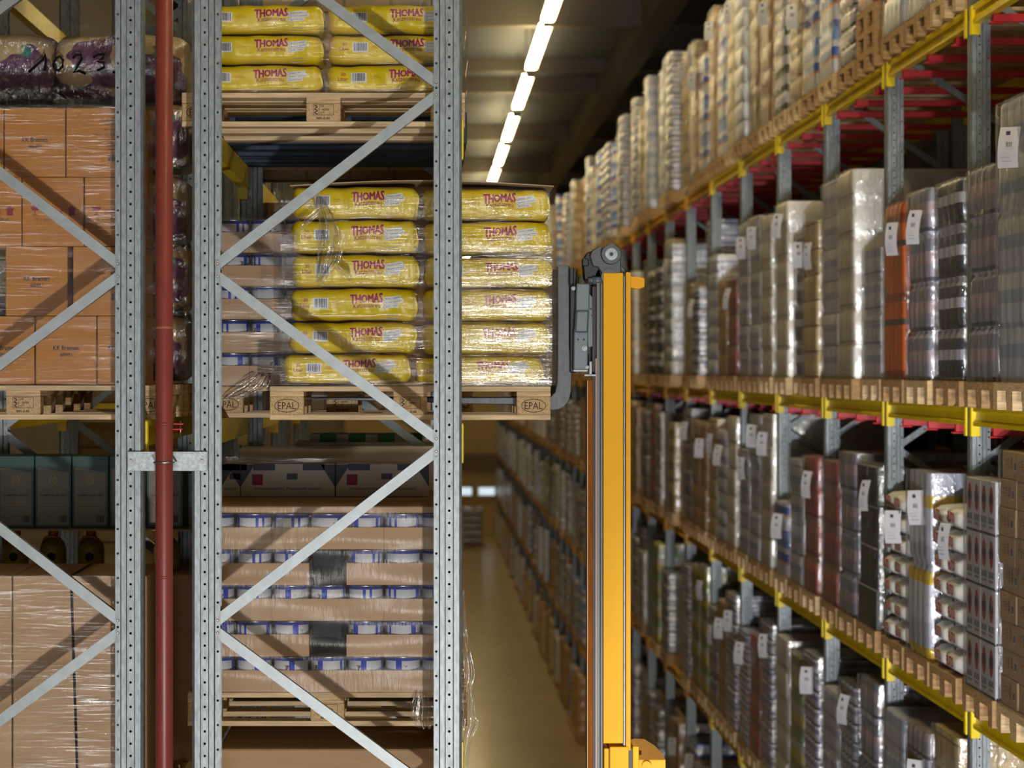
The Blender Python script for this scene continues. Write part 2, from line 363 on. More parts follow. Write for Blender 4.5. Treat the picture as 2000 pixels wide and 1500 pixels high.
# ------------------------------------------------------------------ hall shell
def hall():
    t = NT('sealed_floor'); n = t.noise(.35, 4, kind='Object'); n2 = t.noise(3, 4, vscale=(1, .15, 1))
    cc = t.ramp(t.math('ADD', t.math('MULTIPLY', n, .6), t.math('MULTIPLY', n2, .4)), [(.3, (.50, .37, .17)), (.7, (.62, .48, .24))])
    fl = t.done(t.bsdf(cc, .22, 0, .5))
    m = MB(); m.box(-14, 6, -14, 124, -.1, 0); struct(m.build('floor', fl))
    t = NT('ceiling_sheet'); v = t.coord('Object'); sp = t.n('ShaderNodeSeparateXYZ'); t.l(v, sp.inputs[0])
    rib = t.math('FRACT', t.math('MULTIPLY', sp.outputs[1], .8))
    cc = t.mixc(t.math('LESS_THAN', rib, .06), (.105, .115, .135), (.065, .07, .078))
    cm = t.done(t.bsdf(cc, .6))
    zc = H + 5.55
    m = MB(); m.box(-14, 6, -6, 124, zc, zc + .1); struct(m.build('ceiling', cm))
    wm = plain('tan_wall', (.58, .42, .18), .6, 0, .5, .08); wd_ = plain('dim_wall', (.26, .24, .21), .7, 0, 2, .1)
    m = MB(); m.box(-14, 6, 121.5, 121.7, 0, zc); struct(m.build('wall_far', wm))
    m = MB(); m.box(5.75, 5.95, -6, 124, 0, zc); struct(m.build('wall_right', wd_))
    m = MB(); m.box(-3.9, -3.7, -6, 124, 0, zc); struct(m.build('wall_left', plain('brown_wall', (.13, .10, .07), .7, 0, 2, .1)))
    dk = plain('ceiling_girder', (.17, .145, .11), .6)
    n = 0
    for d, h, w in ((24.5, .25, .2), (31.5, .25, .2), (40.6, .42, .35), (48.6, .22, .18), (51.6, .3, .2), (61.6, .35, .3), (71, .42, .35), (82, .3, .3), (92, .42, .35), (104, .4, .3), (114, .4, .3)):
        n += 1; m = MB(); m.box(-3.65, 5.7, d, d + w, zc - h, zc); struct(m.build('trim_%d' % n, dk))
    for x, w in ((3.2, .38), (.35, .16), (-2.6, .3)):
        n += 1; m = MB(); m.box(x, x + w, -5, 121, zc - .5 if w > .2 else zc - .12, zc - .001); struct(m.build('trim_%d' % n, dk))
    # band and door lights of the dock end
    m = MB(); m.box(-3.6, 5.6, 121.3, 121.5, H - 4.45, H - 3.75); struct(m.build('trim_%d' % (n + 1), plain('brown_band', (.20, .14, .06), .6)))
    t = NT('daylit_pane'); e = t.n('ShaderNodeEmission'); e.inputs[0].default_value = (.80, .92, 1, 1); e.inputs[1].default_value = .9
    pane = t.done(e)
    fr = plain('door_window_frame', (.30, .25, .14), .5)
    for i, (a, b) in enumerate(((898, 921), (935, 966), (872, 893))):
        d = 121.4; x0, x1, z0, z1 = X(a, d), X(b, d), Z(967, d), Z(952, d)
        m = MB(); m.box(x0 - .06, x1 + .06, d - .04, d + .04, z0 - .06, z1 + .06)
        w = struct(m.build('window_%d' % (i + 1), fr))
        m = MB(); m.box(x0, x1, d - .06, d - .045, z0, z1); m.build('pane', pane, w)
hall()

# ------------------------------------------------------------------ ceiling lights
def lights():
    t = NT('fluorescent_glow'); e = t.n('ShaderNodeEmission'); e.inputs[0].default_value = (1, .80, .42, 1); e.inputs[1].default_value = 31
    glow = t.done(e); hs = plain('white_luminaire', (.55, .52, .42), .5)
    L = 5.2; z = H + 4.66
    mt = MB(); mt.box(-.075, .075, 0, L, 0, .06); tube = mt.mesh('tube', glow)
    mh = MB(); mh.box(-.03, .03, -.06, L + .06, .062, .10); mh.box(-.03, .11, -.06, -.02, -.0, .10); mh.box(-.03, .11, L + .02, L + .06, -.0, .10); mh.box(.095, .115, -.06, L + .06, .0, .10); house = mh.mesh('housing', hs)
    ds = [5.0, 11.6, 18.2, 24.8, 31.3, 37.1, 43.5, 50.3, 56.9, 63.4, 70, 76.5, 83, 89.5, 96, 102.5, 109, 115]
    for i, d in enumerate(ds):
        y = thing('ceiling_strip_light', 'long warm ceiling strip light over the aisle, %s along the line' % ordn(i), 'ceiling light', (1.6, d, z), 'strip lights over the aisle')
        obj('tube', tube, y); obj('housing', house, y)
        m = MB(); m.cyl((0, .8, .11), (0, 0, 1), .006, .78, 6); m.cyl((0, L - .8, .11), (0, 0, 1), .006, .78, 6); m.build('hanger_wire', M['bolt'], y)
    for i, d in enumerate(()):
        y = thing('ceiling_strip_light', 'ceiling strip light over the next aisle behind the racks, %s in its line' % ordn(i), 'ceiling light', (-4.4, d, z), 'strip lights over the next aisle')
        obj('tube', tube, y); obj('housing', house, y)
lights()

# ------------------------------------------------------------------ racking
def upright_mesh(h, holes=True):
    """omega post: inner flange edge at x=0, aisle face at x=.115; -y side carries two rows of real holes"""
    m = MB(); ys = -.05
    prof = [(0, -.038), (.021, -.038), (.026, ys), (.045, ys), (.049, ys + .005), (.078, ys + .005), (.082, ys), (.104, ys), (.115, ys + .010)]
    def strip(x0, x1, y, r, pitch):
        z = 0; xm = (x0 + x1) / 2
        while z < h - 1e-6:
            z1 = min(z + pitch, h); zm = (z + z1) / 2
            outer = [(x1, zm), (x1, z1), (xm, z1), (x0, z1), (x0, zm), (x0, z), (xm, z), (x1, z)]
            inner = [(xm + r * math.cos(PI / 4 * k), zm + r * math.sin(PI / 4 * k)) for k in range(8)]
            vs_ = [(a, y, b) for a, b in outer + inner]
            m.raw(vs_, [(k, 8 + k, 8 + (k + 1) % 8, (k + 1) % 8) for k in range(8)]); z = z1
    segs = list(zip(prof, prof[1:]))
    for i, (a, b) in enumerate(segs):
        if holes and i == 0: strip(a[0], b[0], a[1], .0054, .1)
        elif holes and i == 5 - 0 and abs(a[1] - b[1]) < 1e-6: strip(a[0], b[0], a[1], .0056, .05)
        elif holes and i == 4: strip(a[0], b[0], a[1], .0056, .05)
        else: m.sheet([a, b], XY, 0, h)
    m.sheet([(.115, ys + .010), (.115, -ys - .010)], XY, 0, h)
    m.sheet([(p[0], -p[1]) for p in prof[::-1]], XY, 0, h)
    m.box(-.02, .135, -.07, .07, 0, .008)
    return m
def channel(mb, a, b, y0, y1, hw, m=0):
    """C-section brace between two points in the x,z plane"""
    a, b = Vector(a), Vector(b); d = (b - a).normalized(); n = Vector((-d.y, d.x))
    t = .006
    for s0, s1, ya, yb in ((-hw, hw, y0, y0 + t), (-hw, -hw + t, y0 + t, y1), (hw - t, hw, y0 + t, y1)):
        q = [a + n * s0, b + n * s0, b + n * s1, a + n * s1]
        mb.prism([(p.x, p.y) for p in q], lambda p, k: (p[0], k, p[1]), ya, yb, m)

def flip_mesh(me, name):
    c = me.copy(); c.name = name; c.transform(Matrix.Scale(-1, 4, (1, 0, 0))); c.flip_normals(); return c
UPH = 11.4
up_tall = upright_mesh(UPH).mesh('upright', M['galv']); up_tall_f = flip_mesh(up_tall, 'upright')
bolt_m = MB(); bolt_m.cyl((0, 0, 0), (0, -1, 0), .0105, .004, 12); bolt_m.cyl((0, -.004, 0), (0, -1, 0), .0075, .006, 8, r2=.005); bolt_me = bolt_m.mesh('bolt', M['bolt'])
def end_frame(label, xl, xr, y, right0, left0):
    """upright frame seen face-on; xl,xr outer faces; right0,left0 node rows in px (d=11.1)"""
    t = thing('rack_upright', label, 'rack frame', ((xl + xr) / 2, y, 0), 'upright frames of the double rack')
    cx = (xl + xr) / 2
    obj('post', up_tall, t, (xr - .115 - cx, .05, 0)); obj('post', up_tall_f, t, (xl + .115 - cx, .05, 0))
    P = 697 / F * 11.1
    zr, zl = Z(right0, 11.1), Z(left0, 11.1)
    bx_r, bx_l = xr - .104 - cx, xl + .104 - cx; o = .026
    segs = []
    for j in range(-2, 7):
        r, l = zr - P * j, zl - P * j
        up_l = l if l < r else l - P              # left node below right node r
        segs.append(((bx_l, up_l + o), (bx_r, r - o)))
        segs.append(((bx_r, r + o), (bx_l, up_l + P - o)))
    for a, b in segs:
        if min(a[1], b[1]) < .1 or max(a[1], b[1]) > UPH: continue
        m = MB(); channel(m, a, b, .022, .062, .021); m.build('brace', M['galv_light'], t)
        for q in (a, b):
            if H - 2.2 < q[1] < H + 1.8: obj('bolt', bolt_me, t, (q[0], .0125, q[1]))
    return t
end_frame('galvanised end frame with zigzag braces in front of the yellow sacks', -.96, .14, 11.1, 172.5, 527.5)
end_frame('galvanised end frame beside the red pipe in front of the orange-brown cartons', -2.259, -1.159, 11.1, 527.5, 172.5)
for i, y in enumerate((13.9, 16.7, 19.5)):
    end_frame('galvanised frame deeper in the rack behind the yellow sacks, %s bay back' % ordn(i), -.96, .14, y, 250, 605)
    end_frame('galvanised frame deeper in the rack behind the orange-brown cartons, %s bay back' % ordn(i), -2.259, -1.159, y, 527, 172)

def rail_mesh(L, mat, name='bar'):
    m = MB()
    prof = [(0, 0), (.05, 0), (.05, -.105), (0, -.105), (0, -.085), (.018, -.078), (.018, -.030), (0, -.022)]
    m.prism(prof, XZ, 0, L); return m.mesh(name, mat)
def conn_mesh(mat):
    m = MB(); m.box(-.008, .045, 0, .055, -.165, -.001); m.box(-.009, -.004, .01, .02, -.15, -.01); return m.mesh('end_connector', mat, bevel=.003)
railY = {'y': rail_mesh(2.69, M['yrail']), 'o': rail_mesh(2.69, M['orail'])}
connY = {'y': conn_mesh(M['yrail']), 'o': conn_mesh(M['orail'])}
railYf = {k: flip_mesh(v, 'bar') for k, v in railY.items()}
connYf = {k: flip_mesh(v, 'end_connector') for k, v in connY.items()}
def rail(label, x, y, z, col, flip, group):
    t = thing('rack_rail', label, 'rack rail', (x, y, z), group)
    obj('bar', (railYf if flip else railY)[col], t, (0, .105, 0))
    cm = (connYf if flip else connY)[col]
    obj('end_connector', cm, t, (0, .102, 0)); obj('end_connector', cm, t, (0, 2.741, 0))
    return t
LZ = [H + 1.03, H - .22, H - 1.53, H - 2.83, H - 4.1, H - 5.4]          # tiers of the rack with the yellow sacks
RZ = [H + 2.04, H - .21, H - 1.90, H - 3.70, H - 5.55]                  # tiers of the long rack (and the cartons' rack)
LN = ['second', 'third', 'fourth', 'fifth', 'sixth', 'seventh']
for i, z in enumerate(LZ[:4]):
    for j, y in enumerate((11.1, 13.9, 16.7)):
        rail('yellow rail, aisle side of the sack rack, %s tier down, %s bay back' % (ordn(i), ordn(j)), .14, y, z, 'y', True, 'rails of the sack rack')
        rail('yellow rail, pipe side of the sack rack, %s tier down, %s bay back' % (ordn(i), ordn(j)), -.96, y, z, 'y', False, 'rails of the sack rack')
for i, z in enumerate(RZ[:3]):
    for j, y in enumerate((11.1, 13.9, 16.7)):
        rail('yellow rail on the pipe side of the carton rack, %s tier down, %s bay back' % (ordn(i), ordn(j)), -1.159, y, z, 'y', True, 'rails of the carton rack')
        rail('yellow rail on the outer side of the carton rack, %s tier down, %s bay back' % (ordn(i), ordn(j)), -2.259, y, z, 'y', False, 'rails of the carton rack')

# ------------------------------------------------------------------ pallets (near ones board by board)
def stamp_mesh(kind):
    m = MB()
    if kind == 'epal':
        ellipse(m, 0, 0, .053, .029, .0028, 0, 0); put_text(m, 'EPAL', .078, .030, 0, 0, 0, 0, .0)
    else:
        for a, b, w, h in ((0, .033, .086, .0016), (0, -.012, .086, .0016), (-.043, .0105, .0016, .046), (.043, .0105, .0016, .046), (-.018, .0105, .0014, .046)): put_rect(m, a, b, w, h)
        for k in range(5): put_rect(m, -.031, -.006 + k * .008, .014, .004, rot=.5 if k % 2 else -.4)
        put_text(m, 'DE', None, .009, -.005, .025); put_text(m, '00000', None, .009, .010, .011, bold=.01); put_text(m, 'HT', None, .009, -.005, -.003)
        put_text(m, '895-0-00', .056, .010, 0, -.026, bold=.02)
    return m.mesh('branded_mark', M['stamp'])
STAMP = {k: stamp_mesh(k) for k in ('epal', 'de')}
def pallet(label, x0, y0, z0, wood=('wood', 'woodx', 'block'), stamps=True, group='pallets in the double rack'):
    """1200 x 800 pallet, long side to the camera, corner at x0,y0, underside at z0"""
    t = thing('pallet', label, 'pallet', (x0 + .6, y0 + .4, z0), group)
    wb, wx, bl = (M[w] for w in wood)
    j = lambda s: R.uniform(-s, s)
    for yy, w in ((-.4, .1), (-.0725, .145), (.3, .1)):
        m = MB(); m.box(-.6, .6, yy, yy + w, 0, .022); m.build('bottom_board', wx, t, bevel=.002)
    for xx in (-.6, -.0725, .455):
        for yy, w in ((-.4, .1), (-.0725, .145), (.3, .1)):
            m = MB(); m.box(xx, xx + .145, yy, yy + w, .022, .1); b = m.build('block', bl, t, bevel=.004)
            if stamps and yy < -.3: obj('branded_mark', STAMP['epal' if abs(xx + .0725) > .1 else 'de'], b, (xx + .0725, -.4012, .061))
        m = MB(); m.box(xx, xx + .145, -.4, .4, .1, .122); m.build('cross_board', wb, t, bevel=.002)
    for yy, w in ((-.4, .145), (-.21, .1), (-.0725, .145), (.11, .1), (.255, .145)):
        m = MB(); m.box(-.6, .6, yy, yy + w, .122, .144); m.build('deck_board', wx, t, bevel=.002)
    return t
BLUE = ('bluewood',) * 3
pallet('pale pallet with branded blocks on the raised forks under the yellow sacks', X(527, 11.64), 11.64, H - .215)
pallet('pale pallet on the upper rails under the upper yellow sacks', X(355, 11.54), 11.54, LZ[0])
pallet('dark blue pallet on the upper rails, just behind the pallet of upper yellow sacks', -1.02, 12.42, LZ[0], BLUE, False)
pallet('dark blue pallet on the upper rails, deepest in the bay', -1.02, 13.1, LZ[0] , BLUE, False)
q_ = [o for o in bpy.data.objects if o.get('label', '').endswith('deepest in the bay')][0]; q_.location.y = 13.575; q_.scale.y = .74
pallet('pale pallet under the stored tin cans behind the raised forks', X(413, 12.5), 12.5, LZ[1])
pallet('pale pallet under the lower load of tin cans', -1.03, 11.69, LZ[2])
pallet('pallet under the orange-brown cartons beside the red pipe', -2.30, 11.45, RZ[1])
pallet('pallet carrying the purple printed sacks behind the orange-brown cartons', -2.28, 12.28, RZ[1], ('oldwood',) * 3, False)
pallet('pallet carrying the pineapple cartons', -1.03, 12.52, LZ[2], ('oldwood',) * 3, False)
pallet('pallet under the big plain cardboard box beside the red pipe', -2.30, 11.45, RZ[2], stamps=False)

# ------------------------------------------------------------------ yellow sacks
def sack_mesh(seed, L=.542, hh=.0655, dd=.20):
    r = random.Random(seed); m = MB(); N, K = 44, 36
    ph = [r.uniform(0, 6) for _ in range(6)]
    vs_ = []
    for i in range(N + 1):
        u = -1 + 2 * i / N; a = abs(u)
        e = max(0, (a - .86) / .14)
        sz = 1 - .34 * e ** 3.2; sy = 1 - .24 * e ** 3
        x = u * L / 2
        for k in range(K):
            th = 2 * PI * k / K; c, s_ = math.cos(th), math.sin(th)
            n = 5.5; q = (abs(c) ** n + abs(s_) ** n) ** (-1 / n)
            y = c * q * dd * sy; z = s_ * q * hh * sz
            y += .006 * math.sin(6 * u + ph[0] + z * 20) + .004 * math.sin(17 * u + ph[1]) * (1 - e)
            z += .002 * math.sin(4 * u + ph[2]) + .0015 * math.sin(11 * u + ph[3] + 2 * c)
            xx = x + .004 * math.sin(3 * th + ph[4]) * e
            vs_.append((xx, y, z))
    fs = [(i * K + k, (i + 1) * K + k, (i + 1) * K + (k + 1) % K, i * K + (k + 1) % K) for i in range(N) for k in range(K)]
    m.raw(vs_, fs, 0, True)
    for i, sg in ((0, -1), (N, 1)):          # folded end: pinched fan with a crease
        ring = vs_[i * K:(i + 1) * K]; cx = sum(p[0] for p in ring) / K + sg * .003
        b = len(m.v); m.v += ring + [(cx, 0, .012), (cx, 0, -.012)]
        for k in range(K):
            c = b + K + (0 if 0 <= k < K / 2 else 1)
            m.f.append((b + k, b + (k + 1) % K, c)); m.m.append(0); m.s.append(False)
    return m.mesh('sack_body', M['bag'])
def sack_print(me, seed):
    r = random.Random(seed); bvh = BVHTree.FromPolygons([v.co for v in me.vertices], [tuple(p.vertices) for p in me.polygons])
    m = MB()
    put_text(m, '30', None, .0155, -.205, .018, 0, bold=.012); put_text(m, 'Liter', None, .0165, -.206, -.004, 0, bold=.02)
    put_barcode(m, -.140, .004, .066, .046, 1, 2, 0, r)
    put_text(m, 'Die Liebe', .030, .006, -.078, .012, 3, rot=.10); put_text(m, 'zu Ihrer Katze', .042, .006, -.070, .004, 3, rot=.10)
    def big(a, b, px, pz):
        k = 1.12 + .18 * (abs(a) * 2) ** 1.5 - .12 * math.cos(a * 9); return px, pz * k + .006 * (a * 1.2)
    for dx, dz in ((-.0030, 0), (.0030, 0), (0, .0028), (0, -.0028)): put_text(m, 'THOMAS', .137, .0285, .056 + dx, .024 + dz, 4, .0005, 0, 0, big)
    for dx, dz in ((-.0017, -.0008), (.0017, -.0008), (-.0012, .0008), (.0012, .0008)): put_text(m, 'THOMAS', .137, .0285, .056 + dx, .024 + dz, 0, -.0005 - abs(dx) * .1 - dz * .2, 0, 0, big)
    arch = lambda a, b, px, pz: (px, pz + .012 * (.25 - a * a) * 1.6 - .002 + a * .004)
    put_text(m, 'Katzenstreu', .116, .020, .057, -.0055, 4, .0004, .012, 0, arch)
    put_text(m, 'Katzenstreu', .115, .020, .057, -.005, 5, -.0006, .004, 0, arch)
    for k, (s_, w) in enumerate((('Einfach sauber!', .058), ('Einfach sparsam!', .068), ('Einfach gut!', .048))):
        cz = .022 - k * .0165; put_rect(m, .166 + w * .5 - .03, cz + .004 + (w - .058) * .06, w + .02, .0145, 1, .0002, .13, 3)
        put_text(m, s_, w, .0085, .170 + w * .5 - .03, cz + .0045 + (w - .058) * .06, 2, -.0006, 0, .13)
        ellipse(m, .134, cz - .001, .0062, .0062, .002, 6, -.0008, 12)
    if r.random() < .7: put_barcode(m, .165, -.052, .056, .016, 1, 2, 0, r)
    cm = conform(m, bvh)
    for k in ('thomas', 'barwhite', 'barink', 'redsmall', 'pinkedge', 'inkred', 'gold'): cm.materials.append(M[k])
    return cm
SACKS = []
for s in range(4):
    me = sack_mesh(40 + s); SACKS.append((me, sack_print(me, s)))
def sack(label, x, y, z, k, group, rz=0, ry=0):
    me, pr = SACKS[k % 4]
    t = obj('litter_sack', me, None, (x, y, z), (0, ry, rz)); tag(t, label, 'sack', group)
    obj('printed_design', pr, t); return t
rows = [(565, 822, 362, 427), (560, 823, 428, 494), (562, 826, 496, 561), (560, 822, 562, 627), (556, 822, 628, 690), (543, 812, 691, 751)]
rrow = [(828, 1082, 366, 430), (830, 1081, 431, 496), (832, 1082, 501, 562), (830, 1080, 564, 628), (828, 1081, 629, 693), (812, 1070, 695, 752)]
for i, (rw, side) in enumerate([(q, 0) for q in rows] + [(q, 1) for q in rrow]):
    j = i % 6; d = 11.67; cx = X((rw[0] + rw[1]) / 2 - 4 * side, d); cz = (Z(rw[2], d) + Z(rw[3], d)) / 2
    t = sack('plump yellow litter sack, %s row down, on the %s half of the raised pallet' % (ordn(j), 'truck' if side else 'inner'),
         cx, d + .205, cz, j + 2 * side, 'sacks on the raised pallet', R.uniform(-.012, .012), R.uniform(-.008, .008) - 0)
    t.scale = (1, 1, ((rw[3] - rw[2]) / F * d - .001) / .135)
for j in range(3):
    for side in (0, 1):
        d = 11.58; cx = X((372 + 634) / 2 if side == 0 else (638 + 900) / 2, d); cz = LZ[0] + .144 + .0645 + j * .1285
        t = sack('yellow litter sack on the upper pallet, %s row up, %s column' % (ordn(j), 'pipe-side' if side == 0 else 'aisle-side'), cx + R.uniform(-.006, .006), d + .205, cz, j * 2 + side + 1, 'sacks on the upper pallet', R.uniform(-.01, .01))
        t.scale = (1.02, 1, .92)

# wavy wrap in front of / around a load
def film_wrap(name, label, x0, x1, y0, y1, z0, z1, mat, rowh=0, dip=0.0, amp=.004, seed=0, group='stretch film wraps', top_sag=0, sides='LR', ref=None):
    r = random.Random(seed); m = MB(); ph = [r.uniform(0, 6) for _ in range(8)]
    nx, nz = max(8, int((x1 - x0) / .03)), max(8, int((z1 - z0) / .018))
    zb = ref if ref is not None else z0
    path = []
    n2 = 8
    if 'L' in sides:
        path += [(x0, y1 + (y0 - y1) * i / n2, -1, 0) for i in range(n2)]
    path += [(x0 + (x1 - x0) * i / nx, y0, 0, -1) for i in range(nx + 1)]
    if 'R' in sides: path += [(x1, y0 + (y1 - y0) * (i + 1) / n2, 1, 0) for i in range(n2)]
    vs_ = []
    for k in range(nz + 1):
        z = z0 + (z1 - z0) * k / nz
        dp = dip * (abs(math.cos(PI * (z - zb) / rowh)) ** 6) if rowh else 0
        for i, (x, y, nx_, ny_) in enumerate(path):
            o = amp * (math.sin(9 * x + 23 * z + ph[0]) + .7 * math.sin(31 * z + 4 * x + ph[1]) + .5 * math.sin(57 * z - 3 * x + ph[2])) - dp
            zz = z + (k / nz) * top_sag * math.sin(3 * x + ph[3])
            vs_.append((x + nx_ * o, y + ny_ * o, zz))
    P = len(path)
    m.raw(vs_, [(k * P + i, k * P + i + 1, (k + 1) * P + i + 1, (k + 1) * P + i) for k in range(nz) for i in range(P - 1)], 0, True)
    return tag(m.build(name, mat), label, 'plastic wrap', group)
d = 11.64
film_wrap('stretch_film', 'clear stretch film over the raised yellow sacks', X(535, d), X(1086, d), d - .022, d + .78, H - .068, Z(366, d), M['film'], .1405, .010, .003, 3, ref=Z(748, d))
film_wrap('stretch_film', 'heavy shiny film bands low across the raised yellow sacks', X(862, d), X(1090, d), d - .052, d + .80, H - .068, Z(480, d), M['filmheavy'], .1405, .006, .0025, 5, ref=Z(748, d), sides='R')
d = 11.54
film_wrap('stretch_film', 'clear stretch film over the upper yellow sacks', X(360, d), X(914, d), d - .010, d + .78, LZ[0] + .147, Z(-60, d), M['film'], .1285, .006, .003, 8, ref=LZ[0] + .144)
m = MB()
for s in range(2):
    n = 24
    for i in range(n):
        a, b = -.56 + 1.13 * i / n, -.56 + 1.13 * (i + 1) / n
        f = lambda q: .022 * math.sin((q + .56) / 1.13 * PI) ** 1.0 - .006 * (q > .2) * (q - .2)
        zz = .004 * s
        m.raw([(a, -.39, f(a) + zz), (b, -.39, f(b) + zz), (b, .39, f(b) + zz), (a, .39, f(a) + zz)], [(0, 1, 2, 3)])
        if s: m.raw([(a, -.39, f(a)), (b, -.39, f(b)), (b, -.39, f(b) + zz), (a, -.39, f(a) + zz)], [(0, 1, 2, 3)])
tag(m.build('cover_sheet', M['capsheet'], None, (X(822, 11.65), 12.06, Z(363, 11.65))), 'bowed cardboard sheet lying on top of the raised yellow sacks', 'cardboard sheet')

# hanging film tail on the raised sacks
def film_tail(label, pts, d, seed, mat='filmtail', fold=5):
    """pts: rows of (px_left, px_right, py)"""
    r = random.Random(seed); m = MB(); n = 18; vs_ = []
    for a, b, py in pts:
        for i in range(n + 1):
            u = i / n
            o = -.030 - .028 * (.5 + .5 * math.sin(fold * 2 * u + py * .035 + seed)) - .012 * math.sin(fold * 5 * u + py * .08)
            vs_.append((X(a + (b - a) * u, d), d + o, Z(py, d) + .004 * math.sin(13 * u + py)))
    k = n + 1
    m.raw(vs_, [(j * k + i, (j + 1) * k + i, (j + 1) * k + i + 1, j * k + i + 1) for j in range(len(pts) - 1) for i in range(n)], 0, True)
    o = m.build('hanging_film_tail', M[mat]); sub = o.modifiers.new('sub', 'SUBSURF'); sub.levels = sub.render_levels = 1
    return tag(o, label, 'plastic wrap')
film_tail('crumpled tail of clear film hanging over the upper raised sacks', [(612, 632, 395), (616, 642, 410), (624, 654, 430), (624, 668, 455), (621, 671, 480), (620, 670, 500), (621, 667, 515), (622, 655, 525), (622, 640, 540), (622, 630, 562)], 11.62, 1)
film_tail('twisted strand of clear film on the end of the raised sacks', [(628, 638, 404), (604, 624, 422), (588, 602, 440), (576, 587, 458), (571, 578, 480), (568, 572, 496)], 11.56, 4, fold=3)
film_tail('small curl of film below the hanging film tail', [(650, 664, 518), (655, 678, 526), (664, 686, 536), (676, 690, 544), (684, 690, 549)], 11.56, 7, fold=3)
film_tail('torn film bunched over the corner of the stored can pallet', [(498, 527, 732), (478, 530, 744), (460, 530, 756), (445, 522, 766), (436, 488, 776), (434, 452, 784)], 12.47, 9)
film_tail('loose film ends on the aisle side of the lower can load', [(902, 908, 1150), (902, 912, 1230), (903, 918, 1270), (903, 922, 1285), (904, 930, 1305), (906, 933, 1325), (904, 922, 1338), (904, 928, 1352), (904, 924, 1385), (904, 936, 1408), (903, 934, 1418), (903, 920, 1440), (903, 916, 1470), (903, 912, 1510)], 11.66, 12)
film_tail('round wad of film tied at the lower can pallet corner', [(812, 836, 1354), (804, 846, 1366), (802, 850, 1384), (803, 850, 1402), (808, 848, 1414), (820, 842, 1420)], 11.66, 15, fold=7)

# ------------------------------------------------------------------ tin cans in trays
def can_parts():
    t = NT('can_label'); tc = t.n('ShaderNodeTexCoord'); sp = t.n('ShaderNodeSeparateXYZ'); t.l(tc.outputs['Object'], sp.inputs[0])
    ang = t.math('ADD', t.math('DIVIDE', t.math('ARCTAN2', sp.outputs[1], sp.outputs[0]), 2 * PI), .5)
    white, blue = (.76, .78, .84), (.05, .09, .62)
    cc = t.ramp(ang, S((0, white), (.14, blue), (.165, white), (.20, blue), (.225, white), (.42, blue), (.475, white), (.92, blue), (.97, white)), 'CONSTANT')
    food = t.noise(34, 3); ff = t.ramp(food, [(.55, 0), (.62, 1)])
    low = t.math('MULTIPLY', ff, t.math('LESS_THAN', sp.outputs[2], .112))
    low = t.math('MULTIPLY', low, t.ramp(ang, S((0, 0), (.30, 1), (.42, 0), (.475, 1), (.56, 0), (.80, 1), (.92, 0)), 'CONSTANT'))
    cc = t.mixc(low, cc, (.20, .15, .11))
    top = t.math('GREATER_THAN', sp.outputs[2], .131)
    cc = t.mixc(top, cc, (.05, .075, .46))
    lab = t.done(t.bsdf(cc, .3, 0, .5))
    m = MB(); m.lathe([(.073, 0), (.0755, .003), (.0755, .143)], 28); a = m.mesh('label_sleeve', lab)
    m = MB(); m.lathe([(.0765, .143), (.0785, .1435), (.0785, .149), (.075, .150), (.074, .146), (.01, .146)], 28); b = m.mesh('rim', M['tin'])
    return a, b
CAN, CANRIM = can_parts()
def tray_mesh(w, dp, h=.094):
    m = MB(); t = .0015
    m.box(0, w, 0, t, 0, h); m.box(0, w, dp - t, dp, 0, h); m.box(0, t, t, dp - t, 0, h); m.box(w - t, w, t, dp - t, 0, h); m.box(t, w - t, t, dp - t, 0, t)
    return m.mesh('can_tray', M['cartonlight'])
TR = {n: tray_mesh(.1605 * n - .001, .322) for n in (1, 2, 3)}
def can_load(what, x0, y0, z0, layers, ncol, pats):
    for L in range(layers):
        z = z0 + L * .1535; pos = 0
        for ti, n in enumerate(pats[L]):
            if n < 0: pos += -n; continue
            x = x0 + pos * .1605
            tag(obj('can_tray', TR[n], None, (x + .0005, y0 + R.uniform(-.003, .003), z)), 'brown can tray, %s along the %s layer up of the %s can load' % (ordn(ti), ordn(L), what), 'cardboard tray', 'trays of the %s can load' % what)
            for k in range(n):
                if pos + k >= ncol: break
                c = obj('tin_can', CAN, None, (x0 + (pos + k + .5) * .1605, y0 + .083, z + .002), (0, 0, R.uniform(0, 6.28)))
                obj('rim', CANRIM, c)
                tag(c, 'white-blue tin can, %s along the %s layer up of the %s can load' % (ordn(pos + k), ordn(L), what), 'tin can', 'cans of the %s can load' % what)
            pos += n
y = 11.70
can_load('lower', -.990, y, LZ[2] + .1445, 5, 7, [(2, 3, 2), (3, -1, 3), (2, 3, 2), (3, -1, 3), (2, 3, 2)])
can_load('stored', -.98, 12.52, LZ[1] + .1445, 5, 4, [(1, 3), (2, 2), (1, 3), (2, 2), (1, 3)])
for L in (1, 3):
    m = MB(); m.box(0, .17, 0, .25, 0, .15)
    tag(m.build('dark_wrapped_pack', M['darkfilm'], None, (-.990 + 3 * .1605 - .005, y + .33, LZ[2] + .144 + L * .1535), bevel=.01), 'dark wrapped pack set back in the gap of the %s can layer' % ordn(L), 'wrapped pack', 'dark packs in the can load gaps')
m = MB(); m.box(-.995, .128, y - .004, y + .77, LZ[2] + .146 + 5 * .1535 + .001, LZ[2] + .144 + 5 * .1535 + .03); tag(m.build('top_tray', M['carton'], bevel=.004), 'wide brown cardboard cover laid on top of the lower can load', 'cardboard cover')
film_wrap('stretch_film', 'cloudy stretch film round the lower can load', -1.02, .155, y - .034, y + .80, LZ[2] + .147, LZ[2] + .144 + .80, film_mat('cloudy_stretch_film', .035, .05, .55, .3, (9, 9, 1.6), .7, .22, bdist=.0045), .1535, .006, .004, 21, ref=LZ[2] + .144)
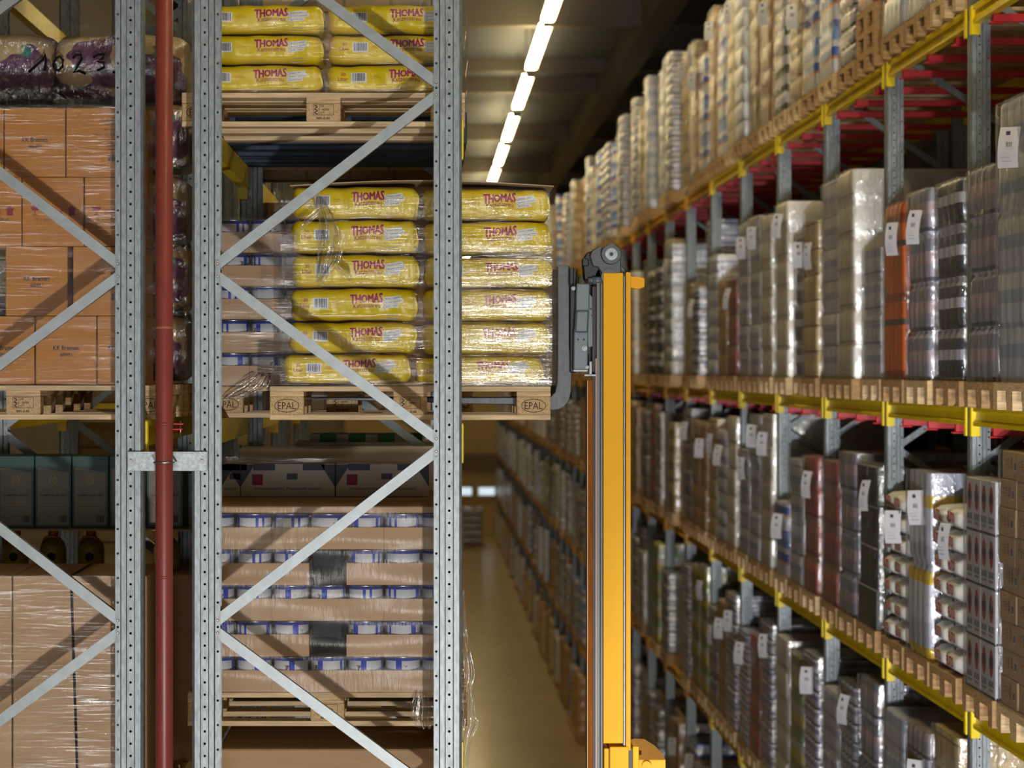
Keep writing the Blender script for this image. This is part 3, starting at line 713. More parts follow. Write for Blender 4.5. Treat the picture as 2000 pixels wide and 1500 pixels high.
film_wrap('stretch_film', 'clear stretch film round the stored can load', -1.0, .14, 12.5, 13.28, LZ[1] + .147, LZ[1] + .144 + .775, M['filmthin'], .1535, .004, .003, 22, ref=LZ[1] + .144)

# ------------------------------------------------------------------ cartons
def carton(name, label, cat, x0, x1, y0, y1, z0, z1, mat, group, prints=None, bevel=.004, pm=('ink',)):
    m = MB(); m.box(-(x1 - x0) / 2, (x1 - x0) / 2, -(y1 - y0) / 2, (y1 - y0) / 2, 0, z1 - z0)
    t = m.build(name, mat, None, ((x0 + x1) / 2, (y0 + y1) / 2, z0), bevel=bevel, seg=2); tag(t, label, cat, group)
    if prints:
        q = MB(); prints(q, x1 - x0, z1 - z0)
        for i, v in enumerate(q.v): q.v[i] = (v[0], v[1] - (y1 - y0) / 2 - .0008, v[2])
        q.build('printed_text', [M[k] for k in pm], t)
    return t
def pr_kk(q, w, h):
    put_text(q, 'KK Bremen', .108, .021, 0, h * .54, 0, 0, .022); put_text(q, '#8491', .052, .017, 0, h * .44, 0, 0, .022)
def pr_inhalt(q, w, h):
    for s_, ww, hh, zz in (('nach', .03, .009, .86), ('Chilibohnen fur die Kuche', .12, .010, .815), ('Produkt aus Italien', .09, .010, .765), ('Gluckstein Lebkuchen', .10, .008, .69), ('Inhalt 12 x 650 ml (800 g)', .19, .013, .61), ('Rosenthal & Kluge GmbH', .13, .009, .54), ('Industrie 10', .07, .008, .49), ('28876 Oyten', .08, .009, .445), ('www.bohnen', .07, .007, .40)):
        put_text(q, s_, ww, hh, .045, h * zz, 0, 0, .004)
    put_barcode(q, .045, h * .27, .085, .035, 1, 0, 0, random.Random(3), 16)
def pr_fragile(q, w, h):
    put_text(q, 'FRAGILE', .085, .016, 0, h * .50, 2, 0, .03); put_text(q, '12 x 650 ml (800 g)', .15, .015, 0, h * .385, 0, 0, .004)
    for sx in (-.075,):
        q.raw([(sx - .02, 0, h * .57), (sx + .02, 0, h * .57), (sx + .014, 0, h * .52), (sx - .014, 0, h * .52)], [(3, 2, 1, 0)], 2); put_rect(q, sx, h * .49, .004, .022, 2); put_rect(q, sx, h * .455, .026, .004, 2)
    sx = .08; q.raw([(sx - .022, 0, h * .53), (sx + .022, 0, h * .53), (sx, 0, h * .59)], [(0, 1, 2)], 2); put_rect(q, sx, h * .49, .026, .026, 2)
PMK = ('ink', 'kk', 'inkred')
d = 11.48; zt = RZ[1] + .1445; hh = .2925
kkrows = [  # (row index from bottom, [(px0, px1, print)])
 (0, [(-176, -54, pr_kk), (-53, 67, pr_kk), (69, 188, pr_kk), (190, 282, pr_kk)]),
 (1, [(-118, -1, pr_kk), (10, 132, pr_kk), (142, 282, pr_inhalt)]),
 (2, [(-78, 42, pr_fragile), (43, 163, pr_fragile), (165, 282, pr_fragile)]),
 (3, [(-116, 7, pr_kk), (8, 127, pr_kk), (129, 282, pr_inhalt)])]
for r_, bs in kkrows:
    for i, (a, b, pf) in enumerate(bs):
        if b < 0: continue
        what = {pr_kk: 'order number', pr_inhalt: 'contents list and barcode', pr_fragile: 'fragile marks'}[pf]
        carton('goods_carton', 'orange-brown carton with %s, %s along the %s row up' % (what, ordn(i), ordn(r_)), 'carton', X(a, d) + .001, X(b, d) - .001, d + R.uniform(0, .006), d + .38, zt + r_ * hh + .0005, zt + (r_ + 1) * hh - .001, M['kk'], 'orange-brown cartons', pf, pm=PMK)
film_wrap('stretch_film', 'shiny film wrapped round the orange-brown cartons', -2.25, X(283, d) + .006, d - .020, d + .76, RZ[1] + .147, zt + 4 * hh + .01, film_mat('golden_glint_film', .02, .55, .04, .07, (1.6, 1.6, 30), 1.0, .25, bdist=.0028), 0, 0, .003, 31)

# purple printed sacks behind
def sack_big(seed, w, dp, h):
    r = random.Random(seed); m = MB(); N, K = 20, 28; ph = [r.uniform(0, 6) for _ in range(4)]; vs_ = []
    for i in range(N + 1):
        u = -1 + 2 * i / N; e = max(0, (abs(u) - .8) / .2)
        for k in range(K):
            th = 2 * PI * k / K; c, s_ = math.cos(th), math.sin(th); n = 3.5; q = (abs(c) ** n + abs(s_) ** n) ** (-1 / n)
            vs_.append((u * w / 2, c * q * dp / 2 * (1 - .12 * e * e), s_ * q * h / 2 * (1 - .2 * e * e) + .006 * math.sin(5 * u + ph[0])))
    m.raw(vs_, [(i * K + k, (i + 1) * K + k, (i + 1) * K + (k + 1) % K, i * K + (k + 1) % K) for i in range(N) for k in range(K)], 0, True)
    m.raw(vs_, [tuple(range(K)), tuple(range(N * K, N * K + K))[::-1]], 0)
    return m.mesh('sack_body', M['camo'])
BIG = [sack_big(s, .58, .77, .305) for s in range(3)]
for L in range(5):
    for c in range(2):
        tag(obj('printed_sack', BIG[(L + c) % 3], None, (-1.385 - c * .592 + (.008 if L % 2 else -.008), 12.69, RZ[1] + .147 + .160 + L * .322), (0, 0, PI * (L % 2))), 'purple printed sack with green and tan blotches, %s row up, %s' % (ordn(L), 'next to the pipe' if c == 0 else 'away from the pipe'), 'sack', 'purple printed sacks')
m = MB()
def wob(pts): return [(X(a, 12.235), 12.235, Z(b, 12.235)) for a, b in pts]
STROKES = [[(56, 141), (70, 128), (84, 116), (88, 106), (90, 118), (87, 138)], [(104, 126), (107, 116), (116, 110), (123, 117), (122, 130), (114, 138), (106, 134), (104, 126)],
           [(142, 114), (148, 107), (158, 107), (160, 114), (152, 128), (144, 142), (154, 138), (167, 144)], [(182, 112), (192, 106), (204, 106), (200, 114), (190, 120), (203, 122), (203, 132), (190, 138)], [(220, 141), (228, 141)]]
for st in STROKES: m.tube(wob(st), .006, 5)
HW = m
pf_ = film_wrap('stretch_film', 'glossy film wrapped round the purple printed sacks', -2.295, -1.065, 12.255, 13.11, RZ[1] + .147, Z(48, 12.26), film_mat('glossy_bag_film', .035, .22, .06, .09, (7, 7, 6), 1.0, .35, bdist=.005), 0, 0, .006, 33, top_sag=.012)

HW.build('handwritten_number', M['strap'], pf_)
# wine cartons over jugs, deeper on the lower tier
DW = 13.45; zc_ = Z(1031, DW)
def pr_wine(q, w, h):
    n = 8
    a = w * .43
    for i in range(n):
        x0, x1 = -a + 2 * a * i / n, -a + 2 * a * (i + 1) / n
        f = lambda x: h * (.80 - .028 * math.sin((x / a) * 1.6))
        q.face([(x0, 0, h * .04), (x1, 0, h * .04), (x1, 0, f(x1)), (x0, 0, f(x0))], 1)
    put_text(q, 'NYMPHENBURG', w * .72, .011, 0, h * .45, 0, -.0006, .01)
    ellipse(q, 0, h * .66, .020, .022, .006, 2, -.0006, 14); put_rect(q, 0, h * .66, .004, .05, 2, -.0006)
    for k in range(3): put_rect(q, 0, h * (.36 - .04 * k), w * (.6 - .1 * k), .004, 2, -.0006)
    put_barcode(q, w * .26, h * .12, .05, .045, 1, 0, -.0006, random.Random(2), 10)
for i in range(7):
    x1 = X(357, DW) - i * .1835
    if x1 < -2.2: break
    carton('wine_carton', 'dark green carton with pale label panel, %s from the red pipe' % ordn(i), 'carton', x1 - .180, x1, DW, DW + .3, zc_, Z(890, DW), M['winegreen'], 'dark green label cartons', pr_wine, .004, ('ink', 'winelabel', 'gold'))
def jug_parts():
    m = MB(); prof = [(.060, 0), (.066, .01), (.066, .11), (.058, .135), (.035, .16), (.022, .168)]
    m.lathe(prof, 20); a = m.mesh('jug_body', M['jug'])
    m = MB(); m.lathe([(.024, .168), (.026, .17), (.026, .195), (.022, .198)], 16); b = m.mesh('screw_cap', M['cap_or'])
    m = MB(); m.tube([(-.045, -.052, .135), (-.03, -.066, .165), (0, -.07, .172), (.03, -.066, .165), (.045, -.052, .135)], .007, 8); c = m.mesh('carry_handle', M['cap_or'])
    m = MB(); m.cyl((0, -.0655, .07), (0, -1, 0), .022, .003, 16); e = m.mesh('dark_round_label', M['dark'])
    return a, b, c, e
JP = jug_parts()
for i in range(9):
    x = X(325 - i * 74, DW)
    if x < -2.22: break
    t = obj('plastic_jug', JP[0], None, (x, DW + .02, zc_ - .210)); tag(t, 'yellow-green plastic jug with orange cap below the dark green cartons, %s from the red pipe' % ordn(i), 'jug', 'yellow-green jugs')
    for n_, q in zip(('screw_cap', 'carry_handle', 'dark_round_label'), JP[1:]): obj(n_, q, t)
m = MB(); m.box(-2.28, -1.10, 13.2, 13.88, RZ[2] + .001, zc_ - .211); tag(m.build('bulk_carton', M['carton'], bevel=.006), 'big carton behind the plain cardboard box, carrying the jugs', 'carton')
m = MB(); m.box(-2.28, -1.10, 13.3, 13.86, zc_ - .006, zc_ - .0005); tag(m.build('layer_board', M['carton']), 'thin layer board between the jugs and the dark green cartons', 'cardboard sheet')
# plain cardboard boxes at the front
zb0, zb1 = RZ[2] + .145, Z(1125, 11.48)
for i, (a, b) in enumerate(((-200, 23), (25, 287))):
    t = carton('plain_box', 'tall plain cardboard box %s' % ('with a black strap beside the red pipe' if i else 'farther from the red pipe, behind crossed braces'), 'cardboard box', X(a, 11.48) + .001, X(b, 11.48) - .001, 11.48, 12.22, zb0, zb1, M['cartonlight'], 'plain cardboard boxes')
    if i:
        m = MB(); w = X(b, 11.48) - X(a, 11.48); xs = X(139, 11.48) - (X(a, 11.48) + X(b, 11.48)) / 2; hz = zb1 - zb0
        m.raw([(xs + .022, -.3725, 0), (xs + .034, -.3725, 0), (xs + .006, -.3725, hz + .002), (xs - .006, -.3725, hz + .002), (xs + .006, .37, hz + .002), (xs - .006, .37, hz + .002)], [(0, 1, 2, 3), (3, 2, 4, 5)])
        m.build('strap', M['strap'], t)
film_wrap('stretch_film', 'glinting stretch film round the plain cardboard boxes', X(-206, 11.47), X(292, 11.47), 11.458, 12.24, RZ[2] + .147, zb1 + .006, film_mat('bright_glint_film', .012, .55, .04, .07, (1.6, 1.6, 32), 1.0, .2, bdist=.003), 0, 0, .003, 35)

# pineapple cartons behind the lower can load
def pr_pine(q, w, h):
    put_text(q, 'Ananasstucke/ Pineapple pieces', w * .72, .017, 0, h * .24, 0, 0, .004)
    put_rect(q, .02, h * .62, .05, .028, 1); put_rect(q, -.14, h * .52, .05, .05, 2)
    q.face([(w / 2 - .065, 0, h * .98), (w / 2, 0, h * .30), (w / 2, 0, h * .98)], 3); q.face([(-w / 2, 0, h * .98), (-w / 2, 0, h * .30), (-w / 2 + .065, 0, h * .98)], 3)
    for k in (-.5, .55): put_rect(q, k * w * .5, h * .90, .10, .03, 3)
for i, (a, b) in enumerate(((432, 469), (470, 654), (656, 838))):
    carton('fruit_carton', 'tan fruit carton with dark triangles behind the lower can load, %s from the pipe side' % ordn(i), 'carton', X(a, 12.55), X(b, 12.55), 12.55, 12.9, Z(966, 12.55) - .01, Z(906, 12.55), plain('pale_grey_carton', (.47, .43, .36), .6, 0, 5, .06), 'pineapple cartons', pr_pine, .004, ('barink', 'barink', 'inkred', 'barink'))
m = MB(); m.box(-1.0, .13, 12.54, 13.3, LZ[2] + .145, Z(966, 12.55) - .012); tag(m.build('bulk_carton', M['carton'], bevel=.006), 'brown carton stack under the pineapple cartons', 'carton')
film_wrap('stretch_film', 'wavy film on top of the pineapple cartons', -.955, .008, 12.525, 12.96, Z(903, 12.55), Z(893, 12.55), M['filmthin'], 0, 0, .004, 41, top_sag=.006)
# bottom load
m = MB(); m.box(-.90, .08, 11.70, 12.49, LZ[3] + .145, Z(1464, 11.69)); tag(m.build('bulk_carton', M['carton'], bevel=.006), 'wide brown carton load on the bottom visible tier of the sack rack', 'carton')
pallet('pallet under the wide brown carton load on the bottom visible tier', -1.03, 11.69, LZ[3], stamps=False)

# deeper loads seen through the gaps
def plain_load(label, x0, x1, y0, y1, z0, z1, gm, nm='stacked_load'):
    o = loft_obj(gm, x1 - x0, y1 - y0, z1 - z0); t = tag(obj(nm, o, None, ((x0 + x1) / 2, (y0 + y1) / 2, z0)), label, 'goods'); return t
_lofts = {}
def loft_obj(style, w, dp, h, off=0.0, mat=None, key=None, pinch=.010, amp=.006):
    w, dp, h = round(w, 2), round(dp, 2), round(h, 2)
    k = (style, w, dp, h, off, key)
    if k in _lofts: return _lofts[k]
    lay = {'cartons': .22, 'milk': .24, 'cream': .26, 'bottles': .30, 'darkbottles': .30, 'clear': .28, 'white': .17, 'bluewhite': .40, 'red': .30, 'orange': .5, 'labels': .16, 'tan': .2, 'cans': .13, 'greenyel': .3, 'whiteyel': .46, 'black': .28, 'greenchk': .5}[style]
    if style in ('bottles', 'darkbottles', 'cans', 'whiteyel', 'white'): amp, pinch = .014, .022
    nl = max(1, round(h / lay)); lh = h / nl
    r = .018 if off == 0 else .045; n1, n2 = max(2, round(w / .3)), max(2, round(dp / .2)); per = 4
    ring = []
    for (L, n, fn, a0, cx, cy_) in ((w, n1, lambda s, o: (s, -dp / 2 - o), -PI / 2, 1, -1), (dp, n2, lambda s, o: (w / 2 + o, s), 0, 1, 1), (w, n1, lambda s, o: (-s, dp / 2 + o), PI / 2, -1, 1), (dp, n2, lambda s, o: (-w / 2 - o, -s), PI, -1, -1)):
        for j in range(1, n * per):
            s = (j / (n * per) - .5) * (L - 2 * r) * 1.0
            o = amp * abs(math.sin(PI * (j % per) / per)); ring.append(fn(s, o))
        for q in range(5):                                   # rounded corner
            a = a0 + PI / 2 * q / 4; ring.append((cx * (w / 2 - r) + r * math.cos(a), cy_ * (dp / 2 - r) + r * math.sin(a)))
    P = len(ring); vs_ = []; m = MB()
    levels = []
    for L in range(nl):
        for f, q in ((0, 1), (.10, .15), (.5, 0), (.90, .15)): levels.append(((L + f) * lh, q * pinch))
    levels.append((h, pinch * .6))
    rr = random.Random(hash(style) % 97 + int(h * 100))
    sh = [(rr.uniform(-.008, .008), rr.uniform(-.008, .008)) for _ in range(nl + 1)]
    for i, (z, q) in enumerate(levels):
        sx, sy = sh[i // 4] if off == 0 else (0, 0)
        for x, y in ring:
            kx = (w / 2 - q + off) / (w / 2); ky = (dp / 2 - q + off) / (dp / 2)
            vs_.append((x * kx + sx, y * ky + sy, z))
    m.raw(vs_, [(i * P + j, i * P + (j + 1) % P, (i + 1) * P + (j + 1) % P, (i + 1) * P + j) for i in range(len(levels) - 1) for j in range(P)], 0, True)
    m.raw(vs_, [tuple(range(len(vs_) - P, len(vs_)))], 0)
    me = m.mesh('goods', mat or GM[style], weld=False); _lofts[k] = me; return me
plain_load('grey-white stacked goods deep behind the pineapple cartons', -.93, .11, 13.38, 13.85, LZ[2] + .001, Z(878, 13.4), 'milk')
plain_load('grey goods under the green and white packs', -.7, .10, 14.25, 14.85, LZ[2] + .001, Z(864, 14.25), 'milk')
gw = [605, 626, 656, 682, 713, 739, 770, 798, 826]
for i, (a, b) in enumerate(zip(gw, gw[1:])):
    m = MB(); m.box(X(a, 14.25), X(b, 14.25) - .002, 14.25, 14.6, Z(864, 14.25) + .001, Z(848, 14.25)); tag(m.build('small_pack', plain('white_pack_card' if i % 2 == 0 else 'green_pack_card', (.62, .62, .66) if i % 2 == 0 else (.02, .26, .04), .5), bevel=.003), '%s pack in the green-white row deep in the rack, %s along' % ('white' if i % 2 == 0 else 'green', ordn(i)), 'pack', 'green and white packs')
plain_load('brown goods deep behind the raised yellow sacks', -.93, .10, 14.05, 15.0, LZ[1] + .001, H + .86, 'cartons')
plain_load('brown cartons next bay back on the lower tier', -.96, -.78, 14.05, 14.9, LZ[2] + .001, H - .42, 'cartons')
plain_load('brown goods above the dark blue pallets, next bay back', -.98, .12, 14.05, 15.0, LZ[0] + .001, LZ[0] + .9, 'tan')
plain_load('pale wrapped goods deep behind the dark green cartons', -2.25, -1.5, 17.2, 18.0, RZ[2] + .001, H - .34, 'tan')
plain_load('light goods deep behind the dark green cartons, close to the pipe side', -1.45, -1.2, 17.1, 18.0, RZ[2] + .001, H - .34, 'cream')
plain_load('tall brown goods behind the purple sacks, two bays back', -2.22, -1.2, 16.9, 17.9, RZ[1] + .001, H + 1.9, 'cartons')
plain_load('mixed bottles behind the carton rack, second bay back', -2.22, -1.2, 18.2, 19.2, RZ[2] + .001, H - .34, 'bottles')
pallet('old pallet high behind the purple sacks on the top rails', -2.28, 12.28, RZ[0], ('oldwood',) * 3, False)
pallet('old pallet on the top rails, second bay back above the purple sacks', -2.28, 14.1, RZ[0], ('oldwood',) * 3, False)

# ------------------------------------------------------------------ red pipe and bracket
yp = 10.985; xp = X(325, 11.078); rp = .0355
t = thing('sprinkler_pipe', 'dark red vertical pipe between the two end frames', 'pipe', (xp, yp, 0))
m = MB(); m.cyl((0, 0, 0), (0, 0, 1), rp, 12.6, 32); m.build('pipe_run', M['pipe'], t)
for py in (640, 828, 1127): m = MB(); m.lathe([(rp, -.006), (rp + .002, -.002), (rp + .002, .002), (rp, .006)], 28, 0, (0, 0, Z(py, yp))); m.build('weld_seam', M['weld'] if py == 640 else M['pipe'], t)
yb = 11.078
t = thing('pipe_bracket', 'galvanised plate bracket holding the red pipe to both frames', 'bracket', (X(325, yb), yb, Z(920, yb)))
m = MB(); hw = (X(405, yb) - X(250, yb)) / 2; hz = Z(882, yb) - Z(920, yb); m.box(-hw + .004, hw + .004, 0, .006, 0, hz); m.build('plate', M['zincplate'], t, bevel=.001)
for px in (256, 395):
    m = MB(); x = X(px, yb) - X(325, yb); m.cyl((x, 0, hz * .5), (0, -1, 0), .012, .003, 16); m.cyl((x, -.003, hz * .5), (0, -1, 0), .008, .010, 6); m.build('bolt', M['bolt'], t)
m = MB(); cy0 = yp - yb; m.tube([(-.041, .02, hz * .48)] + [(.041 * math.sin(a), cy0 - .041 * math.cos(a), hz * .48) for a in [(-PI / 2 + PI * i / 14) for i in range(15)]] + [(.041, .02, hz * .48)], .004, 8); m.build('u_bolt', M['tin'], t)
t = thing('pipe_mount_clamp', 'small red clamp with a threaded rod beside the red pipe', 'clamp', (X(345, 11.2), 11.2, Z(832, 11.2)))
m = MB(); m.box(-.02, .03, -.015, .015, .004, .012); m.box(-.02, .025, -.015, .015, -.018, -.010); m.build('jaw', M['redbar'], t, bevel=.002)
m = MB(); m.cyl((.016, 0, -.05), (0, 0, 1), .003, .07, 8); m.build('threaded_rod', M['tin'], t)

# ------------------------------------------------------------------ lift truck mast
def ppoly(mb, pts, d, th, m=0, off=(0, 0, 0)):
    mb.prism([(X(a, d) - off[0], Z(b, d) - off[2]) for a, b in pts], lambda p, k: (p[0], k - off[1], p[1]), d, d + th, m)
def truck():
    D = 11.7; base = (X(1190, D), 12.0, 0)
    t = thing('reach_truck', 'orange-yellow lift truck mast with raised forks standing in the aisle', 'forklift', base)
    def P(name, shapes, mat, bevel=.002, parent=None):
        mb = MB()
        for pts, d, th in shapes: ppoly(mb, pts, d, th, 0, base)
        return mb.build(name, mat, parent or t, bevel=bevel)
    rect = lambda a, b, c, d_: [(a, b), (a, d_), (c, d_), (c, b)]
    # z floor in px at D
    fl = VY + H / D * F
    P('inner_mast', [(rect(1178.5, 533, 1217, 1452), D, .17), (rect(1166, 545, 1178, 1452), D + .06, .10)], M['mast'])
    P('mast_flange', [(rect(1222.5, 532, 1232, 1466), D - .004, .17)], M['mastside'])
    P('mast_groove', [(rect(1216, 534, 1224, 1466), D + .02, .14)], M['blackrub'], 0)
    P('groove_edge', [(rect(1218.6, 540, 1220.2, 1456), D + .012, .01)], M['galv'], 0)
    P('guide_rail', [(rect(1165, 552, 1172, 2300), D + .02, .05), (rect(1172.5, 552, 1177.5, 2300), D + .03, .05)], M['railgrey'])
    P('rail_edge', [(rect(1163, 700, 1165.4, 2300), D + .02, .03)], plain('copper_edge', (.55, .33, .2), .4), 0)
    P('gap_shade_strip', [(rect(1157, 560, 1163.5, 2300), D + .05, .03)], M['blackrub'], 0)  # black strip standing in for the shade in the gap beside the rail
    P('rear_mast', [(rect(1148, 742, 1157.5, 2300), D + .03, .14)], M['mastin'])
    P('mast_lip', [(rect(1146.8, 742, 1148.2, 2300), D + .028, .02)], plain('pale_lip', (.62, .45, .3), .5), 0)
    P('outer_mast', [(rect(1180, 1462, 1189, fl), D - .01, .22), (rect(1191, 1459, 1228, fl), D - .012, .22), (rect(1236, 1458, 1248, fl), D - .01, .22)], M['mast'], .003)
    P('outer_groove', [(rect(1188, 1462, 1192, fl), D + .01, .1), (rect(1228, 1462, 1236, fl), D + .01, .1)], M['blackrub'], 0)
    # head bracket plate near the bottom (horizontal)
    mb = MB(); z1 = Z(1484, D); z0 = z1 - .042
    out = [(1246, 11.7), (1300, 11.7), (1302, 11.9), (1296, 12.15), (1283, 12.36), (1262, 12.38), (1247, 12.3), (1247, 12.12), (1262, 11.98), (1258, 11.86), (1247, 11.82)]
    mb.prism([((a - VX) / F * D - base[0], y - base[1]) for a, y in out], XY, z0, z1); mb.build('stop_plate', M['mastside'], t, bevel=.002)
    mb = MB(); mb.cyl(((1262 - VX) / F * D - base[0], 11.69 - base[1], z0 + .02), (0, -1, 0), .02, .02, 14); mb.build('pin', M['mastside'], t)
    P('top_lug', [([(1231, 540), (1246, 540), (1259, 543), (1259, 561), (1246, 565), (1231, 562)], D + .03, .06)], M['mastside'])
    # head with camera and pulley
    P('head_block', [([(1152, 500), (1157, 488), (1170, 481), (1208, 482), (1213, 492), (1213, 535), (1176, 535), (1168, 522), (1158, 520)], D + .01, .12)], M['darksteel'], .004)
    P('hose_guide', [([(1138, 510), (1146, 494), (1160, 488), (1172, 520), (1176, 548), (1166, 556), (1150, 545), (1142, 548)], D + .06, .10), (rect(1137, 505, 1150, 520), D + .05, .05)], M['blackrub'], .004)
    mb = MB(); cx, cz = X(1193, D) - base[0], Z(497, D); y0 = D - base[1] + .012
    mb.cyl((cx, y0, cz), (0, -1, 0), .044, .045, 28); h = mb.build('camera_barrel', M['darksteel'], t, bevel=.003)
    mb = MB(); mb.cyl((cx, y0 - .045, cz), (0, -1, 0), .026, .003, 24); mb.build('lens_ring', M['zincplate'], h)
    mb = MB(); mb.cyl((cx, y0 - .048, cz), (0, -1, 0), .014, .002, 20); mb.build('lens', M['galv_light'], h)
    mb = MB(); mb.cyl((cx, y0 - .050, cz), (0, -1, 0), .008, .002, 16); mb.build('lens_core', M['blackrub'], h)
    mb = MB(); mb.cyl((X(1196, D) - base[0], D - base[1] + .06, Z(545, D)), (0, 1, 0), .075, .05, 32); mb.build('pulley', M['darksteel'], t, bevel=.004)
    mb = MB(); mb.cyl((X(1190, D) - base[0], D - base[1] + .005, Z(540, D)), (0, 1, 0), .034, .04, 24); mb.build('pulley_hub', M['forksteel'], t)
    mb = MB(); mb.cyl((X(1158, D) - base[0], D - base[1] + .04, Z(547, D)), (1, 0, 0), .017, .045, 16); mb.cyl((X(1150, D) - base[0], D - base[1] + .04, Z(547, D)), (1, 0, 0), .012, .03, 16); mb.build('hose_fitting', M['greysteel'], t)
    # carriage
    P('carriage_plate', [([(1126, 554), (1152, 554), (1151, 600), (1149, 618), (1148, 724), (1120, 724), (1121, 650), (1124, 630), (1125, 610), (1125, 580)], D + .02, .03)], M['greysteel'], .004)
    P('carriage_bulge', [([(1125, 606), (1151, 606), (1149, 650), (1122, 650)], D + .005, .03)], M['greysteel'], .008)
    P('carriage_wing', [([(1150, 572), (1157, 580), (1158, 676), (1149, 680), (1146, 650), (1149, 606)], D + .035, .02)], M['greysteel'], .002)
    P('carriage_back', [(rect(1113, 528, 1126, 728), D + .10, .45), (rect(1112, 522, 1121, 560), D + .06, .06), (rect(1118, 556, 1160, 720), D + .14, .30)], M['blackrub'], .004)
    for px, py, r in ((1120, 563, .009), (1142, 680, .012), (1147, 717, .008)):
        mb = MB(); mb.cyl((X(px, D) - base[0], D - base[1] + .02, Z(py, D)), (0, -1, 0), r, .010, 16); mb.cyl((X(px, D) - base[0], D - base[1] + .01, Z(py, D)), (0, -1, 0), r * .5, .012, 10); mb.build('bolt', M['galv_light'], t)
    for px, py in ((1129.5, 663), (1141, 663), (1155, 603), (1157, 616)):
        mb = MB(); mb.cyl((X(px, D) - base[0], D - base[1] + .0205 + (.012 if px > 1150 else 0), Z(py, D)), (0, -1, 0), .0045, .002, 12); mb.build('hole', M['blackrub'], t)
    P('sensor_bracket', [(rect(1141, 731, 1165, 735), D, .04), (rect(1151, 706, 1156, 733), D, .03), (rect(1120, 722, 1148, 726), D + .01, .05)], M['galv_light'], .001)
    # forks: shank with curved heel, blade along -x
    for k, d in enumerate((11.83, 12.2)):
        sh = [(1089, 519), (1112, 519), (1112, 676), (1114, 700), (1117, 722), (1116, 762), (1112, 782), (1102, 795), (1090, 800), (1078, 802), (1060, 793), (595, 779), (595, 777), (1060, 776), (1076, 774), (1084, 766), (1088, 748), (1089, 700), (1089, 676)]
        s = 11.83 / d
        mb = MB(); ppoly(mb, [(VX + (a - VX) * s, VY + (b - VY) * s) for a, b in sh], d, .115, 0, base); mb.build('fork', M['forksteel'] if k == 0 else M['darksteel'], t, bevel=.003)
    # chassis on the floor, below the picture
    mb = MB(); mb.box(-.25, .42, -.55, .55, .06, 2.0); mb.build('chassis', M['mast'], t, bevel=.04)
    mb = MB(); mb.box(-1.05, -.2, -.55, -.42, .04, .2); mb.box(-1.05, -.2, .42, .55, .04, .2); mb.build('support_leg', M['darksteel'], t, bevel=.01)
    mb = MB(); mb.cyl((.1, -.5, .15), (0, 1, 0), .15, 1.0, 20); mb.build('wheel', M['blackrub'], t)
truck()

# ------------------------------------------------------------------ long rack on the other side of the aisle
XR = 3.05; D0 = 15.3; BAY = 2.8
TN = ['top', 'second', 'third', 'fourth', 'fifth', 'floor']
TZ = RZ + [0.0]
upS = upright_mesh(H + 2.12).mesh('upright', M['galv']); upSf = flip_mesh(upS, 'upright')
def frame_braces():
    m = MB(); z = .3; k = 0
    while z < H + 1.6:
        a, b = (.10, z), (1.0, z + .62)
        if k % 2: a, b = (1.0, z), (.10, z + .62)
        channel(m, a, b, .03, .07, .02); z += .66; k += 1
    return m.mesh('bracing', M['galv'])
BR = frame_braces()
NB = 38
for k in range(-1, NB):
    y = D0 + BAY * k
    t = thing('rack_upright', 'galvanised upright frame of the long rack across the aisle, %s from the near end' % ordn(k + 1), 'rack frame', (XR, y, 0), 'upright frames of the long rack')
    obj('post', upSf, t, (.115, .05, 0)); obj('post', upS, t, (1.1 - .115, .05, 0)); obj('bracing', BR, t)
    if k == NB - 1: break
    for i, z in enumerate(RZ):
        d = y + 2.8
        if VY - (z - H) / d * F > 1500 + 420: continue
        rail('yellow front rail of the long rack, %s tier down, %s bay along' % (ordn(i), ordn(k + 1)), XR, y, z, 'y' if d < 32 else 'o', False, 'front rails of the long rack')
        if k < 6 and i < 2: rail('yellow rear rail of the long rack, %s tier down, %s bay from the near end' % (ordn(i), ordn(k + 1)), XR + 1.1, y, z, 'y', True, 'rear rails of the long rack')
mb = MB(); mb.box(.0, 1.06, -.018, .018, -.045, 0); mb.box(-.02, .06, -.025, .025, -.055, -.045); sbar = mb.mesh('support_bar', M['redbar'], bevel=.003)
n = 0
for k in range(-1, 13):
    for i in (0, 1):
        for j, f in enumerate((.55, 1.42, 2.3)):
            t = tag(obj('support_bar', sbar, None, (XR + .02, D0 + BAY * k + f, RZ[i] - .107)), 'red cross bar under the %s tier of the long rack, %s bay, %s bar along' % (TN[i], ordn(k + 1), ordn(j)), 'support bar', 'red cross bars of the long rack')

